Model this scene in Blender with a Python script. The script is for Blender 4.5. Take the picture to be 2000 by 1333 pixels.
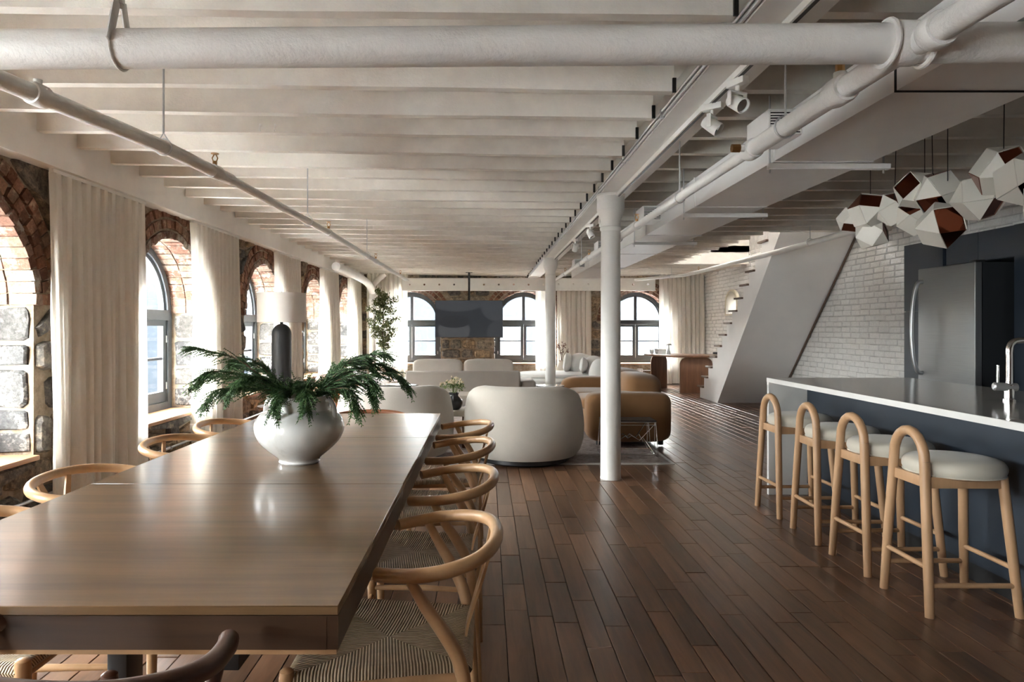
import bpy, bmesh, math, random
from mathutils import Vector, Matrix
PI = math.pi
rnd = random.Random(7)
scene = bpy.context.scene
COL = scene.collection
for _o in list(bpy.data.objects):
    bpy.data.objects.remove(_o)

# ------------------------------------------------------------------ camera
CAM_H = 1.26
FPX = 1333.0                      # focal length in pixels of the 2000 px wide frame
cam_d = bpy.data.cameras.new('camera')
cam_d.sensor_width = 36.0
cam_d.lens = FPX / 2000.0 * 36.0
cam_d.shift_x = 0.0255
cam_d.shift_y = -0.01325
cam_d.clip_start = 0.05
cam_d.clip_end = 200
cam = bpy.data.objects.new('camera', cam_d)
COL.objects.link(cam)
cam.location = (0, 0, CAM_H)
cam.rotation_euler = (PI / 2, 0, 0)
scene.camera = cam

# ------------------------------------------------------------------ sky and exposure
world = bpy.data.worlds.new('overcast_sky')
scene.world = world
world.use_nodes = True
_bg = world.node_tree.nodes['Background']
_bg.inputs['Color'].default_value = (1.0, 0.985, 0.96, 1)
_bg.inputs['Strength'].default_value = 12.0
vs = scene.view_settings
vs.view_transform = 'Standard'
vs.look = 'None'
vs.gamma = 1.0
vs.use_curve_mapping = False
vs.exposure = 3.25
scene.cycles.max_bounces = 10
scene.cycles.diffuse_bounces = 7
scene.cycles.glossy_bounces = 4
scene.cycles.transparent_max_bounces = 12
scene.cycles.sample_clamp_indirect = 12.0
scene.cycles.caustics_reflective = False
scene.cycles.caustics_refractive = False

# ------------------------------------------------------------------ the room's measures
XL, XR = -2.85, 4.90              # inner faces of the stone wall and the brick wall
YB, YF = -3.2, 15.3               # wall behind the camera, far stone wall
ZJ = 2.42                         # underside of the joists
ZD = 2.66                         # underside of the deck above
BAY = 2.55
LEFT_C = [3.62 + BAY * k for k in range(-2, 5)]     # window axes along the left wall
FAR_C = [-1.69, 0.861, 3.42]                        # window axes along the far wall
HW = 0.68                         # half width of an opening
ZS = 0.43                         # sill
ZSP = 1.40                        # springing of the arch
REV = 0.30                        # reveal up to the window frame

def P_left(u, w, z):  return (XL - w, u, z)
def P_far(u, w, z):   return (u, YF + w, z)
def P_back(u, w, z):  return (u, YB - w, z)

# daylight enters through the window openings: sampling portals for the sky (they give off nothing)
def portal(name, loc, rot, sx, sy):
    l = bpy.data.lights.new(name, 'AREA')
    l.shape = 'RECTANGLE'
    l.size, l.size_y = sx, sy
    l.cycles.is_portal = True
    o = bpy.data.objects.new(name, l)
    COL.objects.link(o)
    o.location = loc
    o.rotation_euler = rot
for c in LEFT_C:
    portal('sky_portal', (XL - 0.42, c, 1.26), (0, -PI / 2, 0), 1.72, 1.4)
for c in FAR_C:
    portal('sky_portal', (c, YF + 0.42, 1.26), (-PI / 2, 0, 0), 1.4, 1.72)

# ------------------------------------------------------------------ helpers
def project(p):
    """Pixel of a point, to rank repeated pieces by how large they show."""
    d = max(p[1], 0.05)
    return (949 + FPX * p[0] / d, 640 - FPX * (p[2] - CAM_H) / d)

def tag(o, label=None, cat=None, group=None, kind=None):
    if label: o['label'] = label
    if cat: o['category'] = cat
    if group: o['group'] = group
    if kind: o['kind'] = kind
    return o

def empty(name, loc=(0, 0, 0), rz=0.0):
    o = bpy.data.objects.new(name, None)
    o.empty_display_size = 0.1
    COL.objects.link(o)
    o.location = loc
    o.rotation_euler = (0, 0, rz)
    return o

def thing(name, label, cat, loc=(0, 0, 0), rz=0.0, group=None, kind=None):
    return tag(empty(name, loc, rz), label, cat, group, kind)

def catmull(pts, n=6, closed=False):
    pts = [Vector(p) for p in pts]
    m = len(pts)
    out = []
    segs = m if closed else m - 1
    for i in range(segs):
        if closed:
            p0, p1, p2, p3 = pts[(i - 1) % m], pts[i], pts[(i + 1) % m], pts[(i + 2) % m]
        else:
            p1, p2 = pts[i], pts[i + 1]
            p0 = pts[i - 1] if i else p1 * 2 - p2
            p3 = pts[i + 2] if i + 2 < m else p2 * 2 - p1
        for k in range(n):
            t = k / n
            out.append(0.5 * ((2 * p1) + (p2 - p0) * t + (2 * p0 - 5 * p1 + 4 * p2 - p3) * t * t + (3 * p1 - p0 - 3 * p2 + p3) * t ** 3))
    if not closed:
        out.append(pts[-1])
    return out

class G:
    """Collects shapes for ONE mesh object."""
    def __init__(s):
        s.v, s.f, s.uv = [], [], None
    def add(s, vs_, fs_):
        b = len(s.v)
        s.v.extend([tuple(p) for p in vs_])
        s.f.extend([tuple(i + b for i in f) for f in fs_])
        return s
    def box(s, x0, x1, y0, y1, z0, z1):
        v = [(x0, y0, z0), (x1, y0, z0), (x1, y1, z0), (x0, y1, z0), (x0, y0, z1), (x1, y0, z1), (x1, y1, z1), (x0, y1, z1)]
        return s.add(v, [(0, 3, 2, 1), (4, 5, 6, 7), (0, 1, 5, 4), (1, 2, 6, 5), (2, 3, 7, 6), (3, 0, 4, 7)])
    def obox(s, c, size, M):
        sx, sy, sz = [q / 2 for q in size]
        v = [Vector(c) + M @ Vector((a * sx, b * sy, d * sz)) for d in (-1, 1) for a, b in ((-1, -1), (1, -1), (1, 1), (-1, 1))]
        return s.add(v, [(0, 3, 2, 1), (4, 5, 6, 7), (0, 1, 5, 4), (1, 2, 6, 5), (2, 3, 7, 6), (3, 0, 4, 7)])
    def bar(s, a, b, w, h, up=(0, 0, 1)):
        a, b = Vector(a), Vector(b)
        z = (b - a)
        L = z.length
        z.normalize()
        x = z.cross(Vector(up))
        if x.length < 1e-4: x = Vector((1, 0, 0))
        x.normalize()
        y = z.cross(x)
        M = Matrix((x, y, z)).transposed()
        return s.obox((a + b) / 2, (w, h, L), M)
    def tube(s, pts, r, n=10, closed=False, flat=1.0, cap=True):
        pts = [Vector(p) for p in pts]
        m = len(pts)
        rs = r if isinstance(r, (list, tuple)) else [r] * m
        if len(rs) != m:
            k = len(rs) - 1
            rs = [rs[min(int(i / (m - 1) * k), k - 1)] * (1 - (i / (m - 1) * k - min(int(i / (m - 1) * k), k - 1))) + rs[min(int(i / (m - 1) * k), k - 1) + 1] * (i / (m - 1) * k - min(int(i / (m - 1) * k), k - 1)) for i in range(m)]
        T = []
        for i in range(m):
            a = pts[i - 1] if (i or closed) else pts[i]
            b = pts[(i + 1) % m] if (i + 1 < m or closed) else pts[i]
            t = (b - a)
            if t.length < 1e-9: t = Vector((0, 0, 1))
            T.append(t.normalized())
        ref = Vector((0, 0, 1)) if abs(T[0].z) < 0.9 else Vector((1, 0, 0))
        x = T[0].cross(ref).normalized()
        V, F = [], []
        for i in range(m):
            x = (x - T[i] * x.dot(T[i]))
            x.normalize()
            y = T[i].cross(x)
            for k in range(n):
                a = 2 * PI * k / n
                V.append(pts[i] + x * (math.cos(a) * rs[i]) + y * (math.sin(a) * rs[i] * flat))
        for i in range(m if closed else m - 1):
            for k in range(n):
                j = (i + 1) % m
                F.append((i * n + k, i * n + (k + 1) % n, j * n + (k + 1) % n, j * n + k))
        if not closed and cap:
            F.append(tuple(range(n))[::-1])
            F.append(tuple((m - 1) * n + k for k in range(n)))
        return s.add(V, F)
    def cyl(s, a, b, r, n=16, r2=None):
        return s.tube([a, b], [r, r if r2 is None else r2], n)
    def lathe(s, prof, c=(0, 0, 0), n=32, a0=0, a1=2 * PI, axis='z'):
        full = abs(a1 - a0 - 2 * PI) < 1e-6
        m = n if full else n + 1
        V, F = [], []
        for i in range(m):
            a = a0 + (a1 - a0) * i / n
            for r, z in prof:
                p = (r * math.cos(a), r * math.sin(a), z)
                if axis == 'x': p = (z, p[0], p[1])
                if axis == 'y': p = (p[1], z, p[0])
                V.append((c[0] + p[0], c[1] + p[1], c[2] + p[2]))
        k = len(prof)
        for i in range(n):
            j = (i + 1) % m
            for q in range(k - 1):
                F.append((i * k + q, j * k + q, j * k + q + 1, i * k + q + 1))
        return s.add(V, F)
    def sell(s, c, r, e1=0.5, e2=0.5, nu=32, nv=18, M=None, fn=None):
        def sp(t, e): return math.copysign(abs(t) ** e, t)
        V, F = [], []
        for j in range(nv + 1):
            ph = -PI / 2 + PI * j / nv
            for i in range(nu):
                th = 2 * PI * i / nu
                p = Vector((r[0] * sp(math.cos(ph), e1) * sp(math.cos(th), e2), r[1] * sp(math.cos(ph), e1) * sp(math.sin(th), e2), r[2] * sp(math.sin(ph), e1)))
                if fn: p = fn(p)
                if M is not None: p = M @ p
                V.append(Vector(c) + p)
        for j in range(nv):
            for i in range(nu):
                F.append((j * nu + i, j * nu + (i + 1) % nu, (j + 1) * nu + (i + 1) % nu, (j + 1) * nu + i))
        return s.add(V, F)
    def prism(s, poly, fn, d0, d1):
        """poly: 2-D outline, fn(a, b, d) -> point, extruded from d0 to d1."""
        n = len(poly)
        V = [fn(a, b, d0) for a, b in poly] + [fn(a, b, d1) for a, b in poly]
        F = [tuple(range(n))[::-1], tuple(range(n, 2 * n))] + [(i, (i + 1) % n, n + (i + 1) % n, n + i) for i in range(n)]
        return s.add(V, F)
    def build(s, name, mat, parent=None, bevel=0.0, seg=2, smooth=None, weld=False):
        me = bpy.data.meshes.new(name)
        me.from_pydata(s.v, [], s.f)
        bm = bmesh.new()
        bm.from_mesh(me)
        if weld: bmesh.ops.remove_doubles(bm, verts=bm.verts, dist=1e-5)
        bmesh.ops.recalc_face_normals(bm, faces=bm.faces)
        if bevel > 0:
            es = [e for e in bm.edges if len(e.link_faces) == 2 and e.calc_face_angle(0) > 0.5]
            bmesh.ops.bevel(bm, geom=es, offset=bevel, segments=seg, profile=0.5, affect='EDGES', clamp_overlap=True)
        bm.to_mesh(me)
        bm.free()
        if smooth is None: smooth = True
        if smooth:
            me.polygons.foreach_set('use_smooth', [True] * len(me.polygons))
            try: me.set_sharp_from_angle(angle=math.radians(38))
            except Exception: pass
        me.materials.append(mat)
        o = bpy.data.objects.new(name, me)
        COL.objects.link(o)
        if parent is not None: o.parent = parent
        return o

def copy_tree(o, parent=None):
    c = o.copy()
    COL.objects.link(c)
    c.parent = parent
    for ch in list(o.children):
        copy_tree(ch, c)
    return c

# ------------------------------------------------------------------ materials (all procedural)
MATS = {}
def N(nt, typ, **kw):
    n = nt.nodes.new(typ)
    for k, v in kw.items():
        if k.startswith('i_'):
            n.inputs[k[2:].replace('_', ' ')].default_value = v
        else: setattr(n, k, v)
    return n

def new_mat(name, color=(0.8, 0.8, 0.8), rough=0.5, metal=0.0, spec=0.5):
    m = bpy.data.materials.new(name)
    m.use_nodes = True
    b = m.node_tree.nodes['Principled BSDF']
    b.inputs['Base Color'].default_value = (*color, 1)
    b.inputs['Roughness'].default_value = rough
    b.inputs['Metallic'].default_value = metal
    b.inputs['Specular IOR Level'].default_value = spec
    MATS[name] = m
    return m, m.node_tree, b

def ramp(nt, stops):
    r = N(nt, 'ShaderNodeValToRGB')
    el = r.color_ramp.elements
    while len(el) < len(stops): el.new(0.5)
    for e, (p, c) in zip(el, stops):
        e.position = p
        e.color = (*c, 1)
    return r

def coords(nt, scale=(1, 1, 1), out='Object', rot=(0, 0, 0)):
    t = N(nt, 'ShaderNodeTexCoord')
    mp = N(nt, 'ShaderNodeMapping')
    mp.inputs['Scale'].default_value = scale
    mp.inputs['Rotation'].default_value = rot
    nt.links.new(t.outputs[out], mp.inputs['Vector'])
    return mp.outputs['Vector']

def noise(nt, vec, scale, detail=4, rough=0.55, dist=0.0):
    n = N(nt, 'ShaderNodeTexNoise')
    n.inputs['Scale'].default_value = scale
    n.inputs['Detail'].default_value = detail
    n.inputs['Roughness'].default_value = rough
    n.inputs['Distortion'].default_value = dist
    if vec is not None: nt.links.new(vec, n.inputs['Vector'])
    return n.outputs['Fac']

def bump(nt, b, h, strength, dist=0.01):
    n = N(nt, 'ShaderNodeBump')
    n.inputs['Strength'].default_value = strength
    n.inputs['Distance'].default_value = dist
    nt.links.new(h, n.inputs['Height'])
    nt.links.new(n.outputs['Normal'], b.inputs['Normal'])

def piece_random(nt):
    """A number that differs from piece to piece, single objects and joined ones alike."""
    oi = N(nt, 'ShaderNodeObjectInfo')
    ge = N(nt, 'ShaderNodeNewGeometry')
    a = N(nt, 'ShaderNodeMath', operation='ADD')
    f = N(nt, 'ShaderNodeMath', operation='FRACT')
    nt.links.new(oi.outputs['Random'], a.inputs[0])
    nt.links.new(ge.outputs['Random Per Island'], a.inputs[1])
    nt.links.new(a.outputs[0], f.inputs[0])
    return f.outputs[0]

def mixc(nt, fac, a, b, typ='MIX'):
    n = N(nt, 'ShaderNodeMix', data_type='RGBA', blend_type=typ)
    for s_, v in ((n.inputs[0], fac), (n.inputs[6], a), (n.inputs[7], b)):
        if hasattr(v, 'links') or hasattr(v, 'is_linked'): nt.links.new(v, s_)
        elif isinstance(v, (int, float)): s_.default_value = v
        else: s_.default_value = (*v, 1)
    return n.outputs[2]

def paint(name, color, rough=0.55, bump_s=0.15, scale=30, mottling=0.06, spec=0.4):
    m, nt, b = new_mat(name, color, rough, 0, spec)
    v = coords(nt)
    f = noise(nt, v, scale * 0.15, 5)
    r = ramp(nt, [(0.3, tuple(c * (1 - mottling) for c in color)), (0.7, tuple(min(1, c * (1 + mottling * 0.4)) for c in color))])
    nt.links.new(f, r.inputs[0])
    nt.links.new(r.outputs[0], b.inputs['Base Color'])
    bump(nt, b, noise(nt, v, scale, 6, 0.6), bump_s, 0.006)
    return m

def wood(name, dark, light, rough=0.4, scale=(1, 1, 1), grain=14.0, vary=0.0, bump_s=0.05, out='Object', spec=0.5):
    """Grain runs along the axis whose scale is smallest."""
    m, nt, b = new_mat(name, light, rough, 0, spec)
    v = coords(nt, scale, out)
    if vary > 0:
        pr = piece_random(nt)
        ad = N(nt, 'ShaderNodeVectorMath', operation='ADD')
        mu = N(nt, 'ShaderNodeMath', operation='MULTIPLY')
        mu.inputs[1].default_value = 37.0
        nt.links.new(pr, mu.inputs[0])
        nt.links.new(v, ad.inputs[0])
        nt.links.new(mu.outputs[0], ad.inputs[1])
        v = ad.outputs[0]
    f1 = noise(nt, v, grain, 5, 0.65, 0.6)
    f2 = noise(nt, v, grain * 0.22, 3, 0.5, 1.2)
    mm = N(nt, 'ShaderNodeMath', operation='ADD')
    h = N(nt, 'ShaderNodeMath', operation='MULTIPLY')
    h.inputs[1].default_value = 0.5
    nt.links.new(f1, mm.inputs[0])
    nt.links.new(f2, mm.inputs[1])
    nt.links.new(mm.outputs[0], h.inputs[0])
    r = ramp(nt, [(0.27, dark), (0.72, light)])
    nt.links.new(h.outputs[0], r.inputs[0])
    c = r.outputs[0]
    if vary > 0:
        rr = ramp(nt, [(0.0, (1 - vary, 1 - vary, 1 - vary)), (0.5, (1, 0.97, 0.94)), (1.0, (1 + vary * 0.7, 1 + vary * 0.6, 1 + vary * 0.5))])
        nt.links.new(pr, rr.inputs[0])
        c = mixc(nt, 1.0, c, rr.outputs[0], 'MULTIPLY')
    nt.links.new(c, b.inputs['Base Color'])
    if bump_s: bump(nt, b, f1, bump_s, 0.004)
    return m

def fabric(name, color, rough=0.95, scale=220, bump_s=0.35, mottling=0.08):
    m, nt, b = new_mat(name, color, rough, 0, 0.15)
    v = coords(nt)
    f = noise(nt, v, 6, 4)
    r = ramp(nt, [(0.3, tuple(c * (1 - mottling) for c in color)), (0.7, color)])
    nt.links.new(f, r.inputs[0])
    nt.links.new(r.outputs[0], b.inputs['Base Color'])
    bump(nt, b, noise(nt, v, scale, 3, 0.7), bump_s, 0.004)
    b.inputs['Sheen Weight'].default_value = 0.25
    b.inputs['Sheen Roughness'].default_value = 0.5
    return m

M_white = paint('white_paint', (0.80, 0.79, 0.76), 0.45, 0.25, 40, 0.05)
M_joist = paint('joist_paint', (0.75, 0.71, 0.65), 0.6, 0.35, 60, 0.08)
M_deck = paint('deck_paint', (0.72, 0.68, 0.62), 0.7, 0.2, 40, 0.08)
M_duct = paint('duct_paint', (0.78, 0.77, 0.76), 0.4, 0.06, 20, 0.03)
M_pipe = paint('pipe_paint', (0.76, 0.75, 0.73), 0.42, 0.55, 45, 0.06)
M_plaster = paint('plaster', (0.78, 0.77, 0.76), 0.7, 0.08, 25, 0.03)
M_charcoal = paint('window_charcoal', (0.055, 0.062, 0.070), 0.45, 0.06, 40, 0.1)
M_black = new_mat('black_metal', (0.012, 0.012, 0.013), 0.4)[0]
M_steel = new_mat('brushed_steel', (0.42, 0.43, 0.44), 0.33, 0.9)[0]
M_chrome = new_mat('chrome', (0.8, 0.8, 0.8), 0.08, 1.0)[0]
M_brass = new_mat('brass', (0.45, 0.25, 0.10), 0.35, 1.0)[0]
M_zinc = new_mat('zinc', (0.55, 0.56, 0.57), 0.35, 0.8)[0]

# stone: each piece its own tone of lava grey or buff
def make_stone(name='rubble_stone', k=1.0):
    m, nt, b = new_mat(name, (0.2, 0.19, 0.18), 0.9, 0, 0.2)
    pr = piece_random(nt)
    v = coords(nt)
    base = ramp(nt, [(0.0, (0.070, 0.070, 0.073)), (0.3, (0.125, 0.120, 0.115)), (0.55, (0.20, 0.180, 0.155)), (0.78, (0.15, 0.115, 0.085)), (1.0, (0.30, 0.235, 0.16))])
    for e in base.color_ramp.elements: e.color = (e.color[0] * k * (1.06 if k > 1 else 1), e.color[1] * k, e.color[2] * k * (0.92 if k > 1 else 1), 1)
    nt.links.new(pr, base.inputs[0])
    sp = ramp(nt, [(0.36, (0.42, 0.42, 0.43)), (0.50, (1, 1, 1)), (0.64, (1.9, 1.8, 1.65))])
    nt.links.new(noise(nt, v, 17, 8, 0.78), sp.inputs[0])
    c = mixc(nt, 1.0, base.outputs[0], sp.outputs[0], 'MULTIPLY')
    gr = ramp(nt, [(0.56, (0, 0, 0)), (0.66, (1, 1, 1))])
    nt.links.new(noise(nt, v, 5, 7, 0.75), gr.inputs[0])
    c = mixc(nt, gr.outputs[0], c, (0.44, 0.36, 0.27))
    nt.links.new(c, b.inputs['Base Color'])
    bump(nt, b, noise(nt, v, 28, 8, 0.75), 0.9, 0.02)
    return m
M_stone = make_stone('rubble_stone', 1.2)
M_farstone = make_stone('buff_rubble_stone', 1.35)

def make_mortar():
    m, nt, b = new_mat('lime_mortar', (0.5, 0.4, 0.3), 0.95, 0, 0.1)
    v = coords(nt)
    r = ramp(nt, [(0.28, (0.15, 0.11, 0.075)), (0.46, (0.30, 0.235, 0.17)), (0.66, (0.46, 0.39, 0.31))])
    nt.links.new(noise(nt, v, 7, 7, 0.7), r.inputs[0])
    nt.links.new(r.outputs[0], b.inputs['Base Color'])
    bump(nt, b, noise(nt, v, 24, 8, 0.75), 0.9, 0.02)
    return m
M_mortar = make_mortar()

def make_brick(name, stops, lime, lime_col):
    m, nt, b = new_mat(name, (0.4, 0.2, 0.14), 0.9, 0, 0.15)
    pr = piece_random(nt)
    v = coords(nt)
    base = ramp(nt, stops)
    nt.links.new(pr, base.inputs[0])
    sp = ramp(nt, [(0.35, (0.62, 0.62, 0.62)), (0.65, (1.25, 1.25, 1.25))])
    nt.links.new(noise(nt, v, 40, 6, 0.7), sp.inputs[0])
    c = mixc(nt, 1.0, base.outputs[0], sp.outputs[0], 'MULTIPLY')
    if lime:
        gr = ramp(nt, [(lime, (0, 0, 0)), (lime + 0.10, (1, 1, 1))])
        nt.links.new(noise(nt, v, 9, 7, 0.75), gr.inputs[0])
        c = mixc(nt, gr.outputs[0], c, lime_col)
    nt.links.new(c, b.inputs['Base Color'])
    bump(nt, b, noise(nt, v, 45, 7, 0.7), 0.6, 0.012)
    return m
M_brick = make_brick('red_brick', [(0.0, (0.12, 0.058, 0.040)), (0.4, (0.22, 0.105, 0.068)), (0.7, (0.29, 0.155, 0.10)), (1.0, (0.17, 0.105, 0.075))], 0.55, (0.40, 0.30, 0.215))
M_limebrick = make_brick('limewashed_brick', [(0.0, (0.13, 0.065, 0.045)), (0.4, (0.20, 0.105, 0.074)), (0.7, (0.24, 0.15, 0.11)), (1.0, (0.19, 0.13, 0.10))], 0.50, (0.34, 0.29, 0.245))
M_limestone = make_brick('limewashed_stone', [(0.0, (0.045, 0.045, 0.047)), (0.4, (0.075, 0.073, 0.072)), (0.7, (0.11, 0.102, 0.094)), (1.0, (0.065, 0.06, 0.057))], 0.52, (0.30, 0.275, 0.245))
M_wbrick = make_brick('white_painted_brick', [(0.0, (0.70, 0.69, 0.67)), (0.5, (0.76, 0.75, 0.73)), (1.0, (0.73, 0.72, 0.70))], 0, None)
for _n in M_wbrick.node_tree.nodes:
    if _n.type == 'VALTORGB' and abs(_n.color_ramp.elements[0].position - 0.35) < 1e-3:
        _n.color_ramp.elements[0].color = (0.90, 0.90, 0.90, 1)
        _n.color_ramp.elements[1].color = (1.04, 1.04, 1.04, 1)
M_wmortar = paint('white_mortar', (0.56, 0.55, 0.53), 0.9, 0.6, 60, 0.25)

def make_glass():
    m = bpy.data.materials.new('window_glass')
    m.use_nodes = True
    nt = m.node_tree
    nt.nodes.clear()
    out = N(nt, 'ShaderNodeOutputMaterial')
    tr = N(nt, 'ShaderNodeBsdfTransparent')
    tr.inputs['Color'].default_value = (0.93, 0.96, 0.97, 1)
    gl = N(nt, 'ShaderNodeBsdfGlossy')
    gl.inputs['Roughness'].default_value = 0.02
    mx = N(nt, 'ShaderNodeMixShader')
    mx.inputs[0].default_value = 0.06
    nt.links.new(tr.outputs[0], mx.inputs[1])
    nt.links.new(gl.outputs[0], mx.inputs[2])
    nt.links.new(mx.outputs[0], out.inputs['Surface'])
    return m
M_glass = make_glass()

def make_sheer():
    m = bpy.data.materials.new('linen_sheer')
    m.use_nodes = True
    nt = m.node_tree
    nt.nodes.clear()
    out = N(nt, 'ShaderNodeOutputMaterial')
    v = coords(nt, (1, 1, 1))
    df = N(nt, 'ShaderNodeBsdfDiffuse')
    tl = N(nt, 'ShaderNodeBsdfTranslucent')
    r = ramp(nt, [(0.35, (0.91, 0.875, 0.80)), (0.65, (0.95, 0.925, 0.87))])
    nt.links.new(noise(nt, coords(nt, (60, 60, 6)), 6, 3), r.inputs[0])
    nt.links.new(r.outputs[0], df.inputs['Color'])
    nt.links.new(r.outputs[0], tl.inputs['Color'])
    mx = N(nt, 'ShaderNodeMixShader')
    mx.inputs[0].default_value = 0.42
    nt.links.new(df.outputs[0], mx.inputs[1])
    nt.links.new(tl.outputs[0], mx.inputs[2])
    nt.links.new(mx.outputs[0], out.inputs['Surface'])
    return m
M_sheer = make_sheer()

M_plank = wood('floor_walnut', (0.045, 0.021, 0.012), (0.225, 0.122, 0.071), 0.285, (14, 1.1, 14), 2.2, 0.36, 0.06)
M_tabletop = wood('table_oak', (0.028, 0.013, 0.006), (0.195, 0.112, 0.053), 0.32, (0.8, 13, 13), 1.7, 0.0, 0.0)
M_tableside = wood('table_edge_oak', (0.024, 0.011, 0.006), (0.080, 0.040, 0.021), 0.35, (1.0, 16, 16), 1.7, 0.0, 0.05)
_tb = M_tabletop.node_tree.nodes['Principled BSDF']
_tb.inputs['Coat Weight'].default_value = 0.6
_tb.inputs['Coat Roughness'].default_value = 0.13
_tb.inputs['Specular IOR Level'].default_value = 0.3
M_oak = wood('pale_oak', (0.36, 0.20, 0.095), (0.52, 0.32, 0.165), 0.38, (5, 5, 5), 3.0, 0.0, 0.03)
M_stoolwood = wood('stool_ash', (0.36, 0.205, 0.105), (0.50, 0.31, 0.175), 0.38, (12, 12, 1.5), 2.0, 0.0, 0.03)
M_redwood = wood('reddish_wood', (0.16, 0.055, 0.025), (0.27, 0.105, 0.05), 0.35, (5, 5, 5), 3.0, 0.0, 0.03)
M_darkchair = wood('dark_walnut', (0.05, 0.022, 0.014), (0.12, 0.055, 0.034), 0.35, (5, 5, 5), 3.0, 0.0, 0.03)
M_sill = wood('sill_pine', (0.34, 0.17, 0.08), (0.55, 0.32, 0.18), 0.5, (12, 1, 12), 2.0, 0.0, 0.05)
M_walnut = wood('desk_walnut', (0.07, 0.030, 0.016), (0.25, 0.125, 0.068), 0.42, (10, 10, 0.8), 2.4, 0.0, 0.05)
M_tread = wood('tread_walnut', (0.07, 0.045, 0.03), (0.16, 0.10, 0.07), 0.45, (1, 10, 10), 2.0, 0.0, 0.04)
# ================================================================== the shell of the room
def wall_arched(name, P, u0, u1, centers, ztop, depth, label, mat=M_mortar):
    """A thick wall with round-headed openings; P(u, w, z) maps wall space to the room (w < 0 is into the room)."""
    g = G()
    n = 18
    zcols = []
    def arch(du): return ZSP + math.sqrt(max(HW * HW - du * du, 0))
    def quad(a, b, c, d): g.add([a, b, c, d], [(0, 1, 2, 3)])
    for w in (0.0, depth):
        u = u0
        for c in centers:
            quad(P(u, w, 0), P(c - HW, w, 0), P(c - HW, w, ztop), P(u, w, ztop))
            quad(P(c - HW, w, 0), P(c + HW, w, 0), P(c + HW, w, ZS), P(c - HW, w, ZS))
            us = [c - HW * math.cos(PI * k / n) for k in range(n + 1)]
            for k in range(n):
                quad(P(us[k], w, arch(us[k] - c)), P(us[k + 1], w, arch(us[k + 1] - c)), P(us[k + 1], w, ztop), P(us[k], w, ztop))
            u = c + HW
        quad(P(u, w, 0), P(u1, w, 0), P(u1, w, ztop), P(u, w, ztop))
    for c in centers:
        us = [c - HW * math.cos(PI * k / n) for k in range(n + 1)]
        loop = [(c - HW, ZS)] + [(q, arch(q - c)) for q in us] + [(c + HW, ZS)]
        for k in range(len(loop)):
            a, b = loop[k], loop[(k + 1) % len(loop)]
            quad(P(a[0], 0, a[1]), P(b[0], 0, b[1]), P(b[0], depth, b[1]), P(a[0], depth, a[1]))
    quad(P(u0, 0, ztop), P(u1, 0, ztop), P(u1, depth, ztop), P(u0, depth, ztop))
    quad(P(u0, 0, 0), P(u1, 0, 0), P(u1, depth, 0), P(u0, depth, 0))
    quad(P(u0, 0, 0), P(u0, 0, ztop), P(u0, depth, ztop), P(u0, depth, 0))
    quad(P(u1, 0, 0), P(u1, 0, ztop), P(u1, depth, ztop), P(u1, depth, 0))
    o = g.build(name, mat, smooth=False, weld=True)
    return tag(o, label, 'wall', kind='structure')

def bump_piece(poly, fn, base, proud, rr, shrink=0.16):
    """A stone: outline poly (a, b), rounded towards its face; fn(a, b, h) maps to the room, h is how far it stands out."""
    n = len(poly)
    ca = sum(p[0] for p in poly) / n
    cb = sum(p[1] for p in poly) / n
    V, F = [], []
    for sh, h in ((0.0, base), (0.05, proud * 0.55), (shrink, proud)):
        for a, b in poly:
            q = 1 - sh
            hh = h if sh < 0.01 else h + rr.uniform(-0.2, 0.2) * proud
            V.append(fn(ca + (a - ca) * q, cb + (b - cb) * q, hh))
    V.append(fn(ca, cb, proud * rr.uniform(0.9, 1.25)))
    for k in range(2):
        for i in range(n):
            j = (i + 1) % n
            F.append((k * n + i, k * n + j, (k + 1) * n + j, (k + 1) * n + i))
    for i in range(n):
        F.append((2 * n + i, 2 * n + (i + 1) % n, 3 * n))
    return V, F

def size_in_view(V):
    ps = [project(p) for p in V if p[1] > 0.3]
    if not ps: return 0.0
    x0, x1 = min(p[0] for p in ps), max(p[0] for p in ps)
    y0, y1 = min(p[1] for p in ps), max(p[1] for p in ps)
    w = min(x1, 2000) - max(x0, 0)
    h = min(y1, 1333) - max(y0, 0)
    return w * h if w > 0 and h > 0 else 0.0

def place_pieces(pieces, name, rest, mat, parent, limit=300, hidden=None, smooth=False):
    """The pieces that show largest become objects of their own, the others one joined part."""
    sc_ = []
    for V, F in pieces:
        s_ = size_in_view(V)
        if hidden and s_ and hidden(V): s_ = 0.0
        sc_.append(s_)
    order = sorted(range(len(pieces)), key=lambda i: -sc_[i])
    single = [i for i in order[:limit] if sc_[i] > 25]
    keep = set(single)
    for i in single:
        G().add(*pieces[i]).build(name, mat, parent, smooth=smooth)
    g = G()
    for i in range(len(pieces)):
        if i not in keep: g.add(*pieces[i])
    if g.v:
        tag(g.build(rest, mat, parent, smooth=smooth), kind='stuff')

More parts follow.
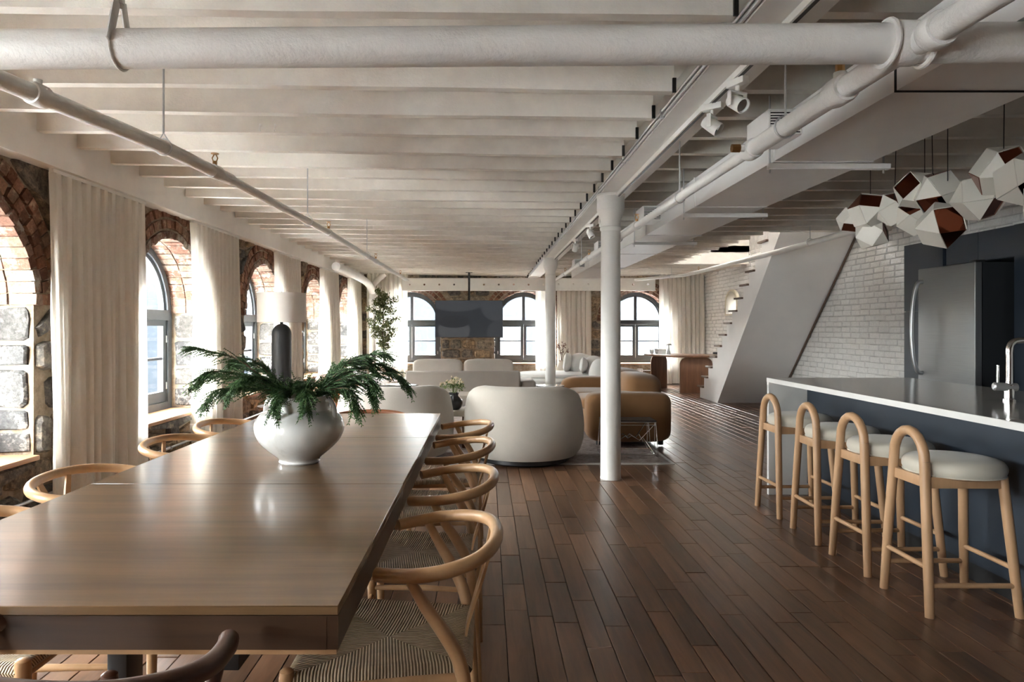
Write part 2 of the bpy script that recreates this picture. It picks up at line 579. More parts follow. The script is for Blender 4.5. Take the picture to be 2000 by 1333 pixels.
def rubble(P, u0, u1, z0, z1, centers, seed, ring):
    """Rough courses of field stone around the openings; ring = outer radius of the brick arch."""
    rr = random.Random(seed)
    out = []
    z = z0
    while z < z1 - 0.05:
        h = min(rr.uniform(0.16, 0.38), z1 - z)
        if z1 - (z + h) < 0.08: h = z1 - z
        u = u0
        while u < u1 - 0.05:
            L = rr.uniform(0.16, 0.60)
            if u1 - (u + L) < 0.1: L = u1 - u
            # split tall cells now and then, as rubble is
            cells = [(u, u + L, z, z + h)]
            if h > 0.25 and rr.random() < 0.35:
                q = rr.uniform(0.4, 0.6)
                cells = [(u, u + L, z, z + h * q), (u, u + L, z + h * q, z + h)]
            for (a0, a1, b0, b1) in cells:
                # trim at jambs
                for c in centers:
                    if b0 < ZSP and b1 > ZS + 0.02:
                        lo, hi = c - HW, c + HW
                        if a0 < lo < a1 and (a1 - lo) < (lo - a0) + 1.36: a1 = lo
                        elif a0 < hi < a1: a0 = hi
                        if a0 >= lo - 1e-6 and a1 <= hi + 1e-6: a1 = a0
                if a1 - a0 < 0.09: continue
                j = rr.uniform(0.006, 0.014)
                n = 5
                poly = []
                A0, A1, B0, B1 = a0 + j, a1 - j, b0 + j * 0.8, b1 - j * 0.8
                cx, cz, rx, rz = (A0 + A1) / 2, (B0 + B1) / 2, (A1 - A0) / 2, (B1 - B0) / 2
                if rz < 0.03: continue
                m = 11
                for k in range(m):
                    t = 2 * PI * (k + rr.uniform(-0.25, 0.25)) / m
                    ct, st = math.cos(t), math.sin(t)
                    e = 0.42
                    q = rr.uniform(0.88, 1.06)
                    poly.append([cx + rx * math.copysign(abs(ct) ** e, ct) * q, cz + rz * math.copysign(abs(st) ** e, st) * q])
                bad = 0
                for c in centers:
                    for p in poly:
                        if p[1] > ZSP - 0.02:
                            dx, dz = p[0] - c, p[1] - ZSP
                            d = math.hypot(dx, dz)
                            if d < ring + 0.015:
                                bad += 1
                                k_ = (ring + 0.015) / max(d, 1e-3)
                                p[0], p[1] = c + dx * k_, ZSP + dz * k_
                        elif ZS - 0.03 < p[1] and abs(p[0] - c) < HW:
                            p[0] = c + math.copysign(HW, p[0] - c)
                if bad > 7: continue
                zt = max(p[1] for p in poly)
                if zt > z1 + 0.12: continue
                for p in poly: p[1] = min(p[1], z1 + 0.03)
                ar = 0.5 * abs(sum(poly[i][0] * poly[(i + 1) % m][1] - poly[(i + 1) % m][0] * poly[i][1] for i in range(m)))
                if ar < 0.006: continue
                out.append(bump_piece(poly, lambda a, b, h_: P(a, -h_, b), -0.01, rr.uniform(0.022, 0.05), rr))
            u += L
        z += h
    return out

def jamb_stones(P, centers, seed):
    rr = random.Random(seed)
    out = []
    for c in centers:
        for s_ in (-1, 1):
            z = ZS + 0.03
            while z < ZSP - 0.02:
                h = min(rr.uniform(0.13, 0.27), ZSP - z)
                if ZSP - z - h < 0.07: h = ZSP - z
                w0, w1 = 0.005 + rr.uniform(0, 0.02), REV - 0.02
                m = 10
                poly = []
                j = rr.uniform(0.005, 0.014)
                for k in range(m):
                    t = 2 * PI * (k + rr.uniform(-0.25, 0.25)) / m
                    ct, st = math.cos(t), math.sin(t)
                    q = rr.uniform(0.90, 1.04)
                    poly.append(((w0 + w1) / 2 + (w1 - w0) / 2 * math.copysign(abs(ct) ** 0.28, ct) * q, z + h / 2 + (h / 2 - j) * math.copysign(abs(st) ** 0.28, st) * q))
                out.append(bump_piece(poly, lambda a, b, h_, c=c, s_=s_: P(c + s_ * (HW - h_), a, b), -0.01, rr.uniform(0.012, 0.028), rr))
                z += h
    return out

def arch_bricks(P, centers, rings, seed, first=0):
    """Voussoirs: the first ring lines the arch through the reveal, the outer rings show on the wall's face."""
    rr = random.Random(seed)
    out = []
    for c in centers:
        for ri, (r0, r1) in enumerate(rings, first):
            n = int(PI * (r0 + 0.04) / 0.078)
            for k in range(n):
                a0 = PI * k / n + 0.006
                a1 = PI * (k + 1) / n - 0.006
                spans = [(-rr.uniform(0.012, 0.03), 0.145), (0.157, REV + 0.05)] if ri == 0 else [(-rr.uniform(0.012, 0.03), 0.02)]
                for (w0, w1) in spans:
                    q0 = r0 - (rr.uniform(0.010, 0.022) if ri == 0 else -0.008)
                    q1 = r1 - 0.008
                    tw = rr.uniform(-0.012, 0.012)
                    V = []
                    for w in (w0, w1):
                        for (a, r) in ((a0, q0), (a1, q0), (a1 + tw, q1), (a0 + tw, q1)):
                            V.append(P(c - math.cos(a) * r, w + rr.uniform(-0.003, 0.003), ZSP + math.sin(a) * r))
                    F = [(0, 1, 2, 3), (7, 6, 5, 4), (0, 4, 5, 1), (1, 5, 6, 2), (2, 6, 7, 3), (3, 7, 4, 0)]
                    if max(p[2] for p in V) < 2.45: out.append((V, F))
    return out

RINGS = [(HW, HW + 0.055), (HW + 0.062, HW + 0.155), (HW + 0.163, HW + 0.255)]
RING_OUT = HW + 0.26
wall_left = wall_arched('wall_left', P_left, YB - 0.3, YF + 0.6, LEFT_C, 2.9, 0.42, 'rough rubble stone wall with arched windows and white curtains')
place_pieces(rubble(P_left, 1.6, YF - 0.05, 0.0, 2.32, LEFT_C, 11, RING_OUT), 'stone', 'small_stones', M_stone, wall_left, 300)
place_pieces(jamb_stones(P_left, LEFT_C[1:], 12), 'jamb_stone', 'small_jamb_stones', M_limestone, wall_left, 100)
place_pieces(arch_bricks(P_left, LEFT_C[1:], RINGS[:1], 13), 'arch_brick', 'small_arch_bricks', M_limebrick, wall_left, 170)
place_pieces(arch_bricks(P_left, LEFT_C[1:], RINGS[1:], 14, 1), 'arch_brick', 'small_arch_bricks', M_brick, wall_left, 130)
wall_far = wall_arched('wall_far', P_far, XL - 0.02, XR + 0.02, FAR_C, 2.9, 0.42, 'far rubble stone wall with three arched windows')
place_pieces(rubble(P_far, XL + 0.05, XR - 0.05, 0.0, 2.5, FAR_C, 21, RING_OUT), 'stone', 'small_stones', M_farstone, wall_far, 200)
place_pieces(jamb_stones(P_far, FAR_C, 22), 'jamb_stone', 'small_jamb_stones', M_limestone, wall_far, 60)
place_pieces(arch_bricks(P_far, FAR_C, RINGS[:1], 23), 'arch_brick', 'small_arch_bricks', M_limebrick, wall_far, 80)
place_pieces(arch_bricks(P_far, FAR_C, RINGS[1:], 24, 1), 'arch_brick', 'small_arch_bricks', M_brick, wall_far, 80)

# right wall: white painted brick, each brick proud of its joint
g = G().box(XR, XR + 0.3, YB - 0.3, YF + 0.6, 0, 3.9)
wall_right = tag(g.build('wall_right', M_wmortar, smooth=False), 'white painted brick wall behind the stairs and the kitchen', 'wall', kind='structure')
pieces = []
rr = random.Random(31)
row = 0
z = 0.0
while z < 2.62:
    y = 5.7 - (0.112 if row % 2 else 0) + rr.uniform(-0.02, 0.02)
    while y < YF:
        L = 0.222 + rr.uniform(-0.012, 0.012)
        y1 = min(y + L - 0.012, YF)
        if rr.random() < 0.06: y1 = y + 0.10; L = 0.112
        p = rr.uniform(0.008, 0.017)
        dz = rr.uniform(-0.004, 0.004)
        z0, z1 = z + 0.004 + dz, z + 0.067 + dz
        b = 0.007
        V = [(XR + 0.005, y, z0), (XR + 0.005, y1, z0), (XR + 0.005, y1, z1), (XR + 0.005, y, z1),
             (XR - p * 0.6, y, z0), (XR - p * 0.6, y1, z0), (XR - p * 0.6, y1, z1), (XR - p * 0.6, y, z1),
             (XR - p, y + b, z0 + b), (XR - p + rr.uniform(-.003, .003), y1 - b, z0 + b), (XR - p, y1 - b, z1 - b), (XR - p + rr.uniform(-.003, .003), y + b, z1 - b)]
        F = [(8, 9, 10, 11)] + [(i, (i + 1) % 4, 4 + (i + 1) % 4, 4 + i) for i in range(4)] + [(4 + i, 4 + (i + 1) % 4, 8 + (i + 1) % 4, 8 + i) for i in range(4)]
        pieces.append((V, F))
        y += L
    z += 0.0745
    row += 1
def _behind(V):      # covered by the fridge wall, the stairs or the island
    x = sum(p[0] for p in V) / len(V); y = sum(p[1] for p in V) / len(V); zz = sum(p[2] for p in V) / len(V)
    px, py = project((x, y, zz))
    return (px > 1768 and py > 478) or (py > 728 and px > 1500) or (zz < 2.25 and px < 1690 and 1690 - (py - 487) * 0.575 > px and px > 1478 - (py - 487) * 0.33)
place_pieces(pieces, 'brick', 'small_bricks', M_wbrick, wall_right, 300, _behind)

wall_arched('wall_back', P_back, XL - 0.02, XR + 0.02, [], 2.9, 0.55, 'plain brown plaster wall behind the camera', paint('brown_plaster', (0.20, 0.155, 0.125), 0.8, 0.1, 25, 0.05))

# floor: planks along the room, laid in random lengths
g = G().box(XL - 0.5, XR + 0.3, YB - 0.3, YF + 0.6, -0.12, -0.016)
M_sub = new_mat('floor_joint', (0.010, 0.006, 0.004), 0.8)[0]
floor = tag(g.build('floor', M_sub, smooth=False), 'dark walnut plank floor running the length of the loft', 'floor', kind='structure')
pieces = []
rr = random.Random(41)
W = 0.104
nrow = int((XR - XL) / W)
W = (XR - XL) / nrow
for i in range(nrow):
    x0 = XL + i * W + 0.0012
    x1 = x0 + W - 0.0024
    y = YB - rr.uniform(0, 0.6)
    while y < YF:
        L = rr.choice((0.34, 0.42, 0.5, 0.58, 0.66, 0.75, 0.85, 1.0)) * rr.uniform(0.9, 1.1)
        y0, y1 = max(y, YB) + 0.0012, min(y + L, YF) - 0.0012
        y += L
        if y1 - y0 < 0.05: continue
        t = rr.uniform(-0.0010, 0.0010)
        b = 0.0022
        V = [(x0, y0, -0.017), (x1, y0, -0.017), (x1, y1, -0.017), (x0, y1, -0.017), (x0, y0, -b + t), (x1, y0, -b + t), (x1, y1, -b + t), (x0, y1, -b + t),
             (x0 + b, y0 + b, t), (x1 - b, y0 + b, t), (x1 - b, y1 - b, t), (x0 + b, y1 - b, t)]
        F = [(8, 9, 10, 11)] + [(k, (k + 1) % 4, 4 + (k + 1) % 4, 4 + k) for k in range(4)] + [(4 + k, 4 + (k + 1) % 4, 8 + (k + 1) % 4, 8 + k) for k in range(4)]
        pieces.append((V, F))
def _covered(V):
    x = sum(p[0] for p in V[8:]) / 4; y = sum(p[1] for p in V[8:]) / 4
    px, py = project((x, y, 0))
    if px < 900 and py < 1285: return True
    if x > 2.3 and y < 5.2: return True
    return py < 790
place_pieces(pieces, 'plank', 'far_planks', M_plank, floor, 300, _covered)

# ceiling: deck and joists
WELL = (3.5, XR, 8.45, 12.7)       # stairwell
g = G()
g.box(XL - 0.5, WELL[0], YB - 0.3, YF + 0.6, ZD, ZD + 0.12)
g.box(WELL[0], XR + 0.3, YB - 0.3, WELL[2], ZD, ZD + 0.12)
g.box(WELL[0], XR + 0.3, WELL[3], YF + 0.6, ZD, ZD + 0.12)
g.box(WELL[0] - 0.06, WELL[0], WELL[2], WELL[3], ZJ + 0.10, 3.9)
g.box(WELL[0], XR, WELL[2] - 0.06, WELL[2], ZJ + 0.02, 3.9)
g.box(WELL[0], XR, WELL[3], WELL[3] + 0.06, ZJ + 0.02, 3.9)
for (x0, x1, y0, y1) in ((WELL[0] - 0.06, 3.9, WELL[2] - 0.06, WELL[3] + 0.06), (4.5, XR + 0.3, WELL[2] - 0.06, WELL[3] + 0.06), (3.9, 4.5, WELL[2] - 0.06, 10.0), (3.9, 4.5, 10.7, WELL[3] + 0.06)):
    g.box(x0, x1, y0, y1, 3.9, 4.0)       # unseen gap in the cap, added to brighten the stairwell with sky light
ceiling = tag(g.build('ceiling', M_deck, smooth=False), 'white painted timber ceiling with exposed joists', 'ceiling', kind='structure')
rr = random.Random(51)
BX = 1.07                          # axis of the steel beam
k = 0
y = 2.50 - 0.408 * 5
def joist(x0, x1, y, za, zb, th):
    n = 9
    V, F = [], []
    sg = rr.uniform(-0.008, 0.008)
    for i in range(n + 1):
        t = i / n
        x = x0 + (x1 - x0) * t
        zz = za + (zb - za) * t + sg * math.sin(PI * t) + rr.uniform(-0.0015, 0.0015)
        yy = y + rr.uniform(-0.002, 0.002)
        V += [(x, yy, zz), (x, yy + th, zz), (x, yy + th, ZD + 0.01), (x, yy, ZD + 0.01)]
    for i in range(n):
        for q in range(4):
            F.append((i * 4 + q, i * 4 + (q + 1) % 4, (i + 1) * 4 + (q + 1) % 4, (i + 1) * 4 + q))
    F += [(3, 2, 1, 0), (n * 4, n * 4 + 1, n * 4 + 2, n * 4 + 3)]
    G().add(V, F).build('joist', M_joist, ceiling, smooth=False)
while y < YF - 0.1:
    joist(XL - 0.02, BX - 0.15 - rr.uniform(0, 0.01), y, 2.455 + rr.uniform(-.006, .006), 2.405 + rr.uniform(-.006, .006), 0.058)
    xe = WELL[0] if WELL[2] - 0.05 < y < WELL[3] else XR
    joist(BX + 0.15, xe, y + rr.uniform(-0.01, 0.01), 2.415 + rr.uniform(-.006, .006), 2.43 + rr.uniform(-.006, .006), 0.058)
    y += 0.408
    k += 1

# steel beam on the columns
g = G()
g.box(BX - 0.125, BX + 0.125, YB, YF, 2.365, 2.392)
g.box(BX - 0.008, BX + 0.008, YB, YF, 2.392, ZD)
g.box(BX - 0.125, BX + 0.125, YB, YF, ZD - 0.022, ZD)
beam = tag(g.build('beam', M_white, smooth=False), 'white steel beam running down the middle of the ceiling', 'beam', kind='structure')
# timber ledger along the stone wall
g = G().box(XL - 0.02, -2.72, YB, YF, 2.275, ZD)
ledger = tag(g.build('beam', M_white, bevel=0.006), 'white timber beam along the top of the stone wall', 'beam', kind='structure')

# columns
def column(loc, label):
    t = thing('column', label, 'column', loc, kind='structure')
    G().lathe([(0, 0), (0.086, 0), (0.086, 0.015), (0.084, 0.02), (0.080, 2.05), (0.080, 2.06)], n=40).build('shaft', M_white, t)
    G().lathe([(0.078, 2.06), (0.088, 2.075), (0.088, 2.09), (0.080, 2.10), (0.081, 2.14), (0.090, 2.17), (0.108, 2.215), (0.114, 2.235), (0.114, 2.345), (0.118, 2.35), (0.118, 2.365), (0, 2.365)], n=40).build('capital', M_white, t)
    return t
column((1.04, 5.69, 0), 'white round cast column standing in front of the tan sofa')
column((1.025, 10.85, 0), 'white round cast column standing farther back by the white sofa')

# windows
win_n = [0]
def window(P, c, label):
    win_n[0] += 1
    t = thing('window_%d' % win_n[0], label, 'window', kind='structure')
    w0, w1 = REV, REV + 0.09
    R1, R2 = HW - 0.005, HW - 0.085
    fn = lambda a, b, d: P(c + a, d, b)
    def arch_band(Ro, Ri, wa, wb, name, parent, zlo):
        g = G()
        n = 24
        po = [(-Ro, zlo)] + [(-Ro * math.cos(PI * k / n), ZSP + Ro * math.sin(PI * k / n)) for k in range(n + 1)] + [(Ro, zlo)]
        pi_ = [(-Ri, zlo)] + [(-Ri * math.cos(PI * k / n), ZSP + Ri * math.sin(PI * k / n)) for k in range(n + 1)] + [(Ri, zlo)]
        for k in range(len(po) - 1):
            q = [po[k], po[k + 1], pi_[k + 1], pi_[k]]
            V = [fn(a, b, wa) for a, b in q] + [fn(a, b, wb) for a, b in q]
            F = [(0, 1, 2, 3), (7, 6, 5, 4), (0, 4, 5, 1), (2, 6, 7, 3)]
            if k == 0: F.append((0, 3, 7, 4))
            if k == len(po) - 2: F.append((1, 5, 6, 2))
            g.add(V, F)
        return g.build(name, M_charcoal, parent, weld=True)
    frame = arch_band(R1, R2, w0, w1, 'window_frame', t, ZS + 0.01)
    arch_band(R2 + 0.002, R2 - 0.035, w0 + 0.025, w1 - 0.01, 'inner_frame', t, ZS + 0.06)
    def box(name, a0, a1, z0, z1, wa, wb, parent, mat=M_charcoal):
        return G().prism([(a0, z0), (a1, z0), (a1, z1), (a0, z1)], fn, wa, wb).build(name, mat, parent, bevel=0.004, seg=1)
    box('bottom_rail', -R2, R2, ZS + 0.01, ZS + 0.10, w0, w1, t)
    TR = 1.33
    box('transom', -R2, R2, TR, TR + 0.10, w0 - 0.015, w1, t)
    box('mullion', -0.036, 0.036, TR + 0.10, ZSP + R2 - 0.02, w0 + 0.02, w1, t)
    for s_ in (-1, 1):
        a0, a1 = sorted((s_ * 0.004, s_ * (R2 - 0.002)))
        z0, z1 = ZS + 0.10, TR
        g = G()
        for q in ([(a0, z0), (a0 + 0.06, z0), (a0 + 0.06, z1), (a0, z1)], [(a1 - 0.06, z0), (a1, z0), (a1, z1), (a1 - 0.06, z1)],
                  [(a0 + 0.06, z0), (a1 - 0.06, z0), (a1 - 0.06, z0 + 0.10), (a0 + 0.06, z0 + 0.10)], [(a0 + 0.06, z1 - 0.055), (a1 - 0.06, z1 - 0.055), (a1 - 0.06, z1), (a0 + 0.06, z1)]):
            g.prism(q, fn, w0 + 0.02, w1 - 0.015)
        ca = g.build('casement', M_charcoal, t)
        zm = (z0 + 0.1 + z1 - 0.055) / 2
        box('glazing_bar', a0 + 0.06, a1 - 0.06, zm - 0.014, zm + 0.014, w0 + 0.03, w1 - 0.02, ca)
        for (b0, b1) in ((z0 + 0.095, zm - 0.01), (zm + 0.01, z1 - 0.05)):
            box('pane', a0 + 0.055, a1 - 0.055, b0, b1, w0 + 0.048, w0 + 0.054, ca, M_glass)
        box('hinge', (a1 - 0.012) if s_ > 0 else a0 - 0.002, (a1 + 0.002) if s_ > 0 else a0 + 0.012, z0 + 0.12, z0 + 0.19, w0 + 0.008, w0 + 0.022, ca, M_zinc)
        box('hinge', (a1 - 0.012) if s_ > 0 else a0 - 0.002, (a1 + 0.002) if s_ > 0 else a0 + 0.012, z1 - 0.22, z1 - 0.15, w0 + 0.008, w0 + 0.022, ca, M_zinc)
        # arched light above the transom
        n = 12
        Ri = R2 - 0.03
        am = math.asin(min(0.99, (TR + 0.09 - ZSP) / Ri)) if TR + 0.09 > ZSP else 0.0
        pts = [(s_ * 0.03, TR + 0.09)] + [(s_ * Ri * math.cos(am + (PI / 2 - 0.04 - am) * k / n), ZSP + Ri * math.sin(am + (PI / 2 - 0.04 - am) * k / n)) for k in range(n + 1)]
        G().prism(pts, fn, w0 + 0.048, w0 + 0.054).build('arched_pane', M_glass, t, smooth=False)
    g = G()
    g.cyl(P(c + 0.0, w0 + 0.012, ZS + 0.14), P(c + 0.0, w0 + 0.012, TR - 0.06), 0.006, 8)
    g.cyl(P(c + 0.0, w0 - 0.02, 0.95), P(c + 0.0, w0 + 0.012, 0.95), 0.008, 8)
    g.build('latch_rod', M_zinc, t)
    # timber sill board on the masonry
    G().prism([(-HW + 0.004, -0.045), (HW - 0.004, -0.045), (HW - 0.004, REV + 0.02), (-HW + 0.004, REV + 0.02)], lambda a, b, d: P(c + a, b, d), ZS - 0.004, ZS + 0.028).build('window_sill', M_sill, t, bevel=0.006)
    return t
_wl = ['left of the first long curtain, at the photo\'s edge', 'between the first and second curtains of the stone wall', 'between the second and third curtains, beside the lamp', 'right behind the tall table lamp', 'last one before the far corner']
for c, s_ in zip(LEFT_C[:2], ('behind', 'beside')): window(P_left, c, 'arched charcoal window %s the camera on the stone wall' % s_)
for c, s_ in zip(LEFT_C[2:], _wl): window(P_left, c, 'arched charcoal casement window, ' + s_)
for c, s_ in zip(FAR_C, ('left of the hanging television', 'right of the hanging television', 'behind the desk')):
    window(P_far, c, 'arched charcoal casement window in the far wall, ' + s_)

# the street outside: pale facades that the panes show
def facade(name, P, u0, u1, zt, label):
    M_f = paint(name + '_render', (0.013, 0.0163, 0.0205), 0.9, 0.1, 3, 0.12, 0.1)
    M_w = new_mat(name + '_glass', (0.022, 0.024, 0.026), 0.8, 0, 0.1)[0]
    t = thing(name, label, 'building', kind='structure')
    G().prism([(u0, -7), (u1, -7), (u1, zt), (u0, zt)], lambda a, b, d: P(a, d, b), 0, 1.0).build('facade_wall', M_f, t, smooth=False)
    u = u0 + 0.8
    while u < u1 - 1.5:
        for z0 in (-3.4, -0.2, 3.0):
            if z0 + 2.0 > zt: continue
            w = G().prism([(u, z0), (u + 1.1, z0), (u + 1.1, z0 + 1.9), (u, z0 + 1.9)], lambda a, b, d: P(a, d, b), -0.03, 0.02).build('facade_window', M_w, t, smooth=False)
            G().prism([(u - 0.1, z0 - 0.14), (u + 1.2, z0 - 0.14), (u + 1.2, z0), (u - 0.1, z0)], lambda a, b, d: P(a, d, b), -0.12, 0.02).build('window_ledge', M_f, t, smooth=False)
        u += 2.3
facade('street_facade', lambda u, w, z: (XL - 11.0 - w, u, z), -4, 40, 2.6, 'pale facade across the street outside the left windows')
facade('corner_facade', lambda u, w, z: (u, YF + 11.0 + w, z), -20, -5.2, 8.5, 'taller pale corner house seen through the left windows')
facade('street_facade', lambda u, w, z: (u, YF + 12.0 + w, z), -12, 20, 2.5, 'pale facade outside the far windows')
M_ground = paint('street_ground', (0.80, 0.80, 0.80), 0.9, 0.1, 3, 0.1)
g = G().box(-60, 60, -40, 80, -7.3, -7.0)
tag(g.build('street_ground', M_ground, smooth=False), 'pale street level far below the windows', 'ground', kind='structure')
# ================================================================== curtains
def curtain(P0, P1, z0, z1, label, group, pleat=0.10, amp=0.045, seed=0, heading=True):
    """A pleated linen drape hung between two floor points."""
    rr = random.Random(seed)
    a, b = Vector((*P0, 0)), Vector((*P1, 0))
    d = b - a
    L = d.length
    d.normalize()
    nrm = Vector((d.y, -d.x, 0))
    n = max(4, int(L / pleat))
    ph = [rr.uniform(-0.25, 0.25) for _ in range(n + 2)]
    am = [rr.uniform(0.7, 1.2) for _ in range(n + 2)]
    cols = n * 16
    rows = 14
    V, F = [], []
    for j in range(rows + 1):
        t = j / rows                      # 0 top
        z = z1 + (z0 - z1) * t
        for i in range(cols + 1):
            s_ = i / cols
            q = s_ * n
            k = int(q)
            f = q - k
            A = am[k] * (1 - f) + am[min(k + 1, n)] * f
            ps = (ph[k] * (1 - f) + ph[min(k + 1, n)] * f)
            spread = 0.55 + 0.45 * min(1, t * 1.6)
            w = (2 * abs(math.sin(PI * (q + ps * t))) ** 0.55 - 1) * amp * A * spread + math.sin(2 * PI * q * 0.37 + seed) * amp * 0.6 * t
            pos = a + d * (L * s_ + math.sin(4 * PI * q) * pleat * 0.07) + nrm * w
            V.append((pos.x, pos.y, z))
    for j in range(rows):
        for i in range(cols):
            F.append((j * (cols + 1) + i, j * (cols + 1) + i + 1, (j + 1) * (cols + 1) + i + 1, (j + 1) * (cols + 1) + i))
    mid = (a + b) / 2
    t = thing('curtain', label, 'curtain', (mid.x, mid.y, z0), group=group)
    o = G().add([(p[0] - mid.x, p[1] - mid.y, p[2] - z0) for p in V], F).build('drape', M_sheer, t)
    g = G()
    q0, q1 = a - mid, b - mid
    g.bar((q0.x, q0.y, z1 - z0 + 0.012), (q1.x, q1.y, z1 - z0 + 0.012), 0.03, 0.024)
    g.build('curtain_track', M_white, t)
    return t
CX = -2.765
GL = 'curtains along the stone wall'
curtain((CX, 4.34), (CX, 5.53), 0.015, 2.25, 'cream linen curtain nearest the camera on the stone wall', GL, seed=1)
curtain((CX, 6.42), (CX, 7.62), 0.015, 2.25, 'cream linen curtain second along the stone wall, left of the lamp', GL, seed=2)
curtain((CX, 8.97), (CX, 10.15), 0.015, 2.25, 'cream linen curtain third along the stone wall, behind the lampshade', GL, seed=3)
curtain((CX, 11.45), (CX, 12.75), 0.015, 2.25, 'cream linen curtain fourth along the stone wall, just right of the lamp', GL, seed=4)
curtain((CX, 13.75), (CX, 15.05), 0.015, 2.25, 'cream linen curtain last along the stone wall, by the corner pipe', GL, seed=5)
GF = 'curtains along the far wall'
YC = YF - 0.13
def fx(px, d): return (px - 949) * d / FPX
curtain((fx(716, YC), YC), (fx(796, YC), YC), 0.015, 2.47, 'cream linen curtain on the far wall behind the potted tree', GF, seed=6)
curtain((fx(1046, YC), YC), (fx(1086, YC), YC), 0.015, 2.47, 'narrow bright linen curtain on the far wall behind the farther column', GF, seed=7)
curtain((fx(1088, YC), YC), (fx(1155, YC), YC), 0.015, 2.20, 'cream linen curtain on the far wall right of the farther column', GF, seed=8)
curtain((fx(1288, YC), YC), (fx(1376, YC), YC), 0.015, 2.47, 'cream linen curtain on the far wall beside the desk', GF, seed=9)

# perforated steel plate beam across the far wall
yb = YF - 0.28
t = thing('perforated_beam', 'white steel channel with a row of bolt holes across the far wall', 'beam', (1.15, yb, 2.1))
x0, x1 = fx(785, yb) - 1.15, fx(1280, yb) - 1.15
zc, hh = 0.105, 0.125
step = (x1 - x0) / 17.0
hr = 0.022
g = G()
n = 12
for k in range(17):
    xa, xb = x0 + k * step, x0 + (k + 1) * step
    xm = (xa + xb) / 2
    for y_ in (0.0, 0.03):
        ring = [(xm + hr * math.cos(2 * PI * i / n), zc + hr * math.sin(2 * PI * i / n)) for i in range(n)]
        sq = []
        for i in range(n):
            a = 2 * PI * i / n
            c_, s_ = math.cos(a), math.sin(a)
            m_ = max(abs(c_) / (step / 2), abs(s_) / hh)
            sq.append((xm + c_ / m_, zc + s_ / m_))
        V = [(p[0], y_, p[1]) for p in ring] + [(p[0], y_, p[1]) for p in sq]
        g.add(V, [(i, (i + 1) % n, n + (i + 1) % n, n + i) for i in range(n)])
        cs = [(xa, y_, zc - hh), (xb, y_, zc - hh), (xb, y_, zc + hh), (xa, y_, zc + hh)]
        # corner fillers of the square
        for cc in cs:
            near = sorted(sq, key=lambda p: (p[0] - cc[0]) ** 2 + (p[1] - cc[2]) ** 2)[:2]
            g.add([cc, (near[0][0], y_, near[0][1]), (near[1][0], y_, near[1][1])], [(0, 1, 2)])
    g.lathe([(hr, 0.0), (hr, 0.03)], (xm, 0.0, zc), n, axis='y')
g.build('web_plate', M_white, t, smooth=False)
g = G(); g.box(x0, x1, -0.05, 0.03, zc + hh, zc + hh + 0.014); g.build('top_flange', M_white, t)
g = G(); g.box(x0, x1, -0.05, 0.03, zc - hh - 0.014, zc - hh); g.build('bottom_flange', M_white, t)
for s_ in (x0 + 0.1, x1 - 0.1):
    G().box(s_ - 0.04, s_ + 0.04, 0.03, 0.28, zc - 0.05, zc + 0.05).build('bracket', M_white, t)

# ================================================================== pipes and ducts under the ceiling
def pipe_run(name, label, pts, r, cat='pipe', mat=M_pipe):
    t = thing(name, label, cat)
    G().tube(pts, r, 18).build('pipe', mat, t)
    return t
def ring_on(t, name, p, axis, r, w, mat=M_pipe, n=20):
    a = Vector(p) - Vector(axis).normalized() * w / 2
    b = Vector(p) + Vector(axis).normalized() * w / 2
    return G().tube([a, a + (b - a) * 0.15, a + (b - a) * 0.85, b], [r * 0.94, r, r, r * 0.94], n).build(name, mat, t)

# the big main across the room, near the camera
mainA, mainB = Vector((-2.70, 1.925, 2.035)), Vector((4.2, 1.835, 2.045))
mdir = (mainB - mainA).normalized()
def on_main(x): return mainA + (mainB - mainA) * ((x - mainA.x) / (mainB.x - mainA.x))
main = pipe_run('sprinkler_main', 'large white pipe crossing the room at the top of the photo', [mainA, mainB], 0.0535)
for x in (1.10, 1.205):
    p = on_main(x)
    M = mdir
    ring = []
    for k in range(24):
        a = 2 * PI * k / 24
        ring.append(p + Vector((0, math.cos(a), math.sin(a))) * 0.060)
    G().tube(ring, 0.0085, 8, closed=True).build('clamp_ring', M_pipe, main)
ring_on(main, 'saddle_collar', on_main(1.15), mdir, 0.060, 0.07)
p = on_main(-1.02)
g = G()
for s_ in (-1, 1):
    g.bar(p + Vector((0, 0.056 * s_, 0.0)), p + Vector((0, 0.015 * s_, 0.135)), 0.032, 0.004, up=(1, 0, 0))
g.tube([p + Vector((0, 0.057 * math.cos(PI + PI * k / 12), 0.057 * math.sin(PI + PI * k / 12))) for k in range(13)], 0.004, 8)
g.build('clevis_hanger', M_pipe, main)
G().cyl(p + Vector((0, 0, 0.11)), (p.x, p.y, 2.45), 0.006, 8).build('hanger_rod', M_pipe, main)
G().cyl(p + Vector((0, 0, 0.125)), p + Vector((0, 0, 0.145)), 0.012, 6).build('hanger_nut', M_zinc, main)
p = on_main(3.2)
G().cyl(p, (p.x, p.y, 2.45), 0.006, 8).build('hanger_rod', M_pipe, main)

def sprinkler_head(t, p, up=True, s=1.0):
    p = Vector(p)
    u = Vector((0, 0, 1 if up else -1))
    g = G()
    g.cyl(p, p + u * 0.02 * s, 0.011 * s, 6)
    for q in (-1, 1):
        g.tube([p + u * 0.02 * s + Vector((q * 0.008 * s, 0, 0)), p + u * 0.035 * s + Vector((q * 0.014 * s, 0, 0)), p + u * 0.055 * s + Vector((q * 0.003, 0, 0))], 0.003 * s, 6)
    g.build('sprinkler_frame', M_brass, t)
    G().lathe([(0, 0.0), (0.018 * s, 0.0), (0.020 * s, 0.003), (0, 0.004)], p + u * 0.055 * s, 16).build('deflector', M_brass, t)

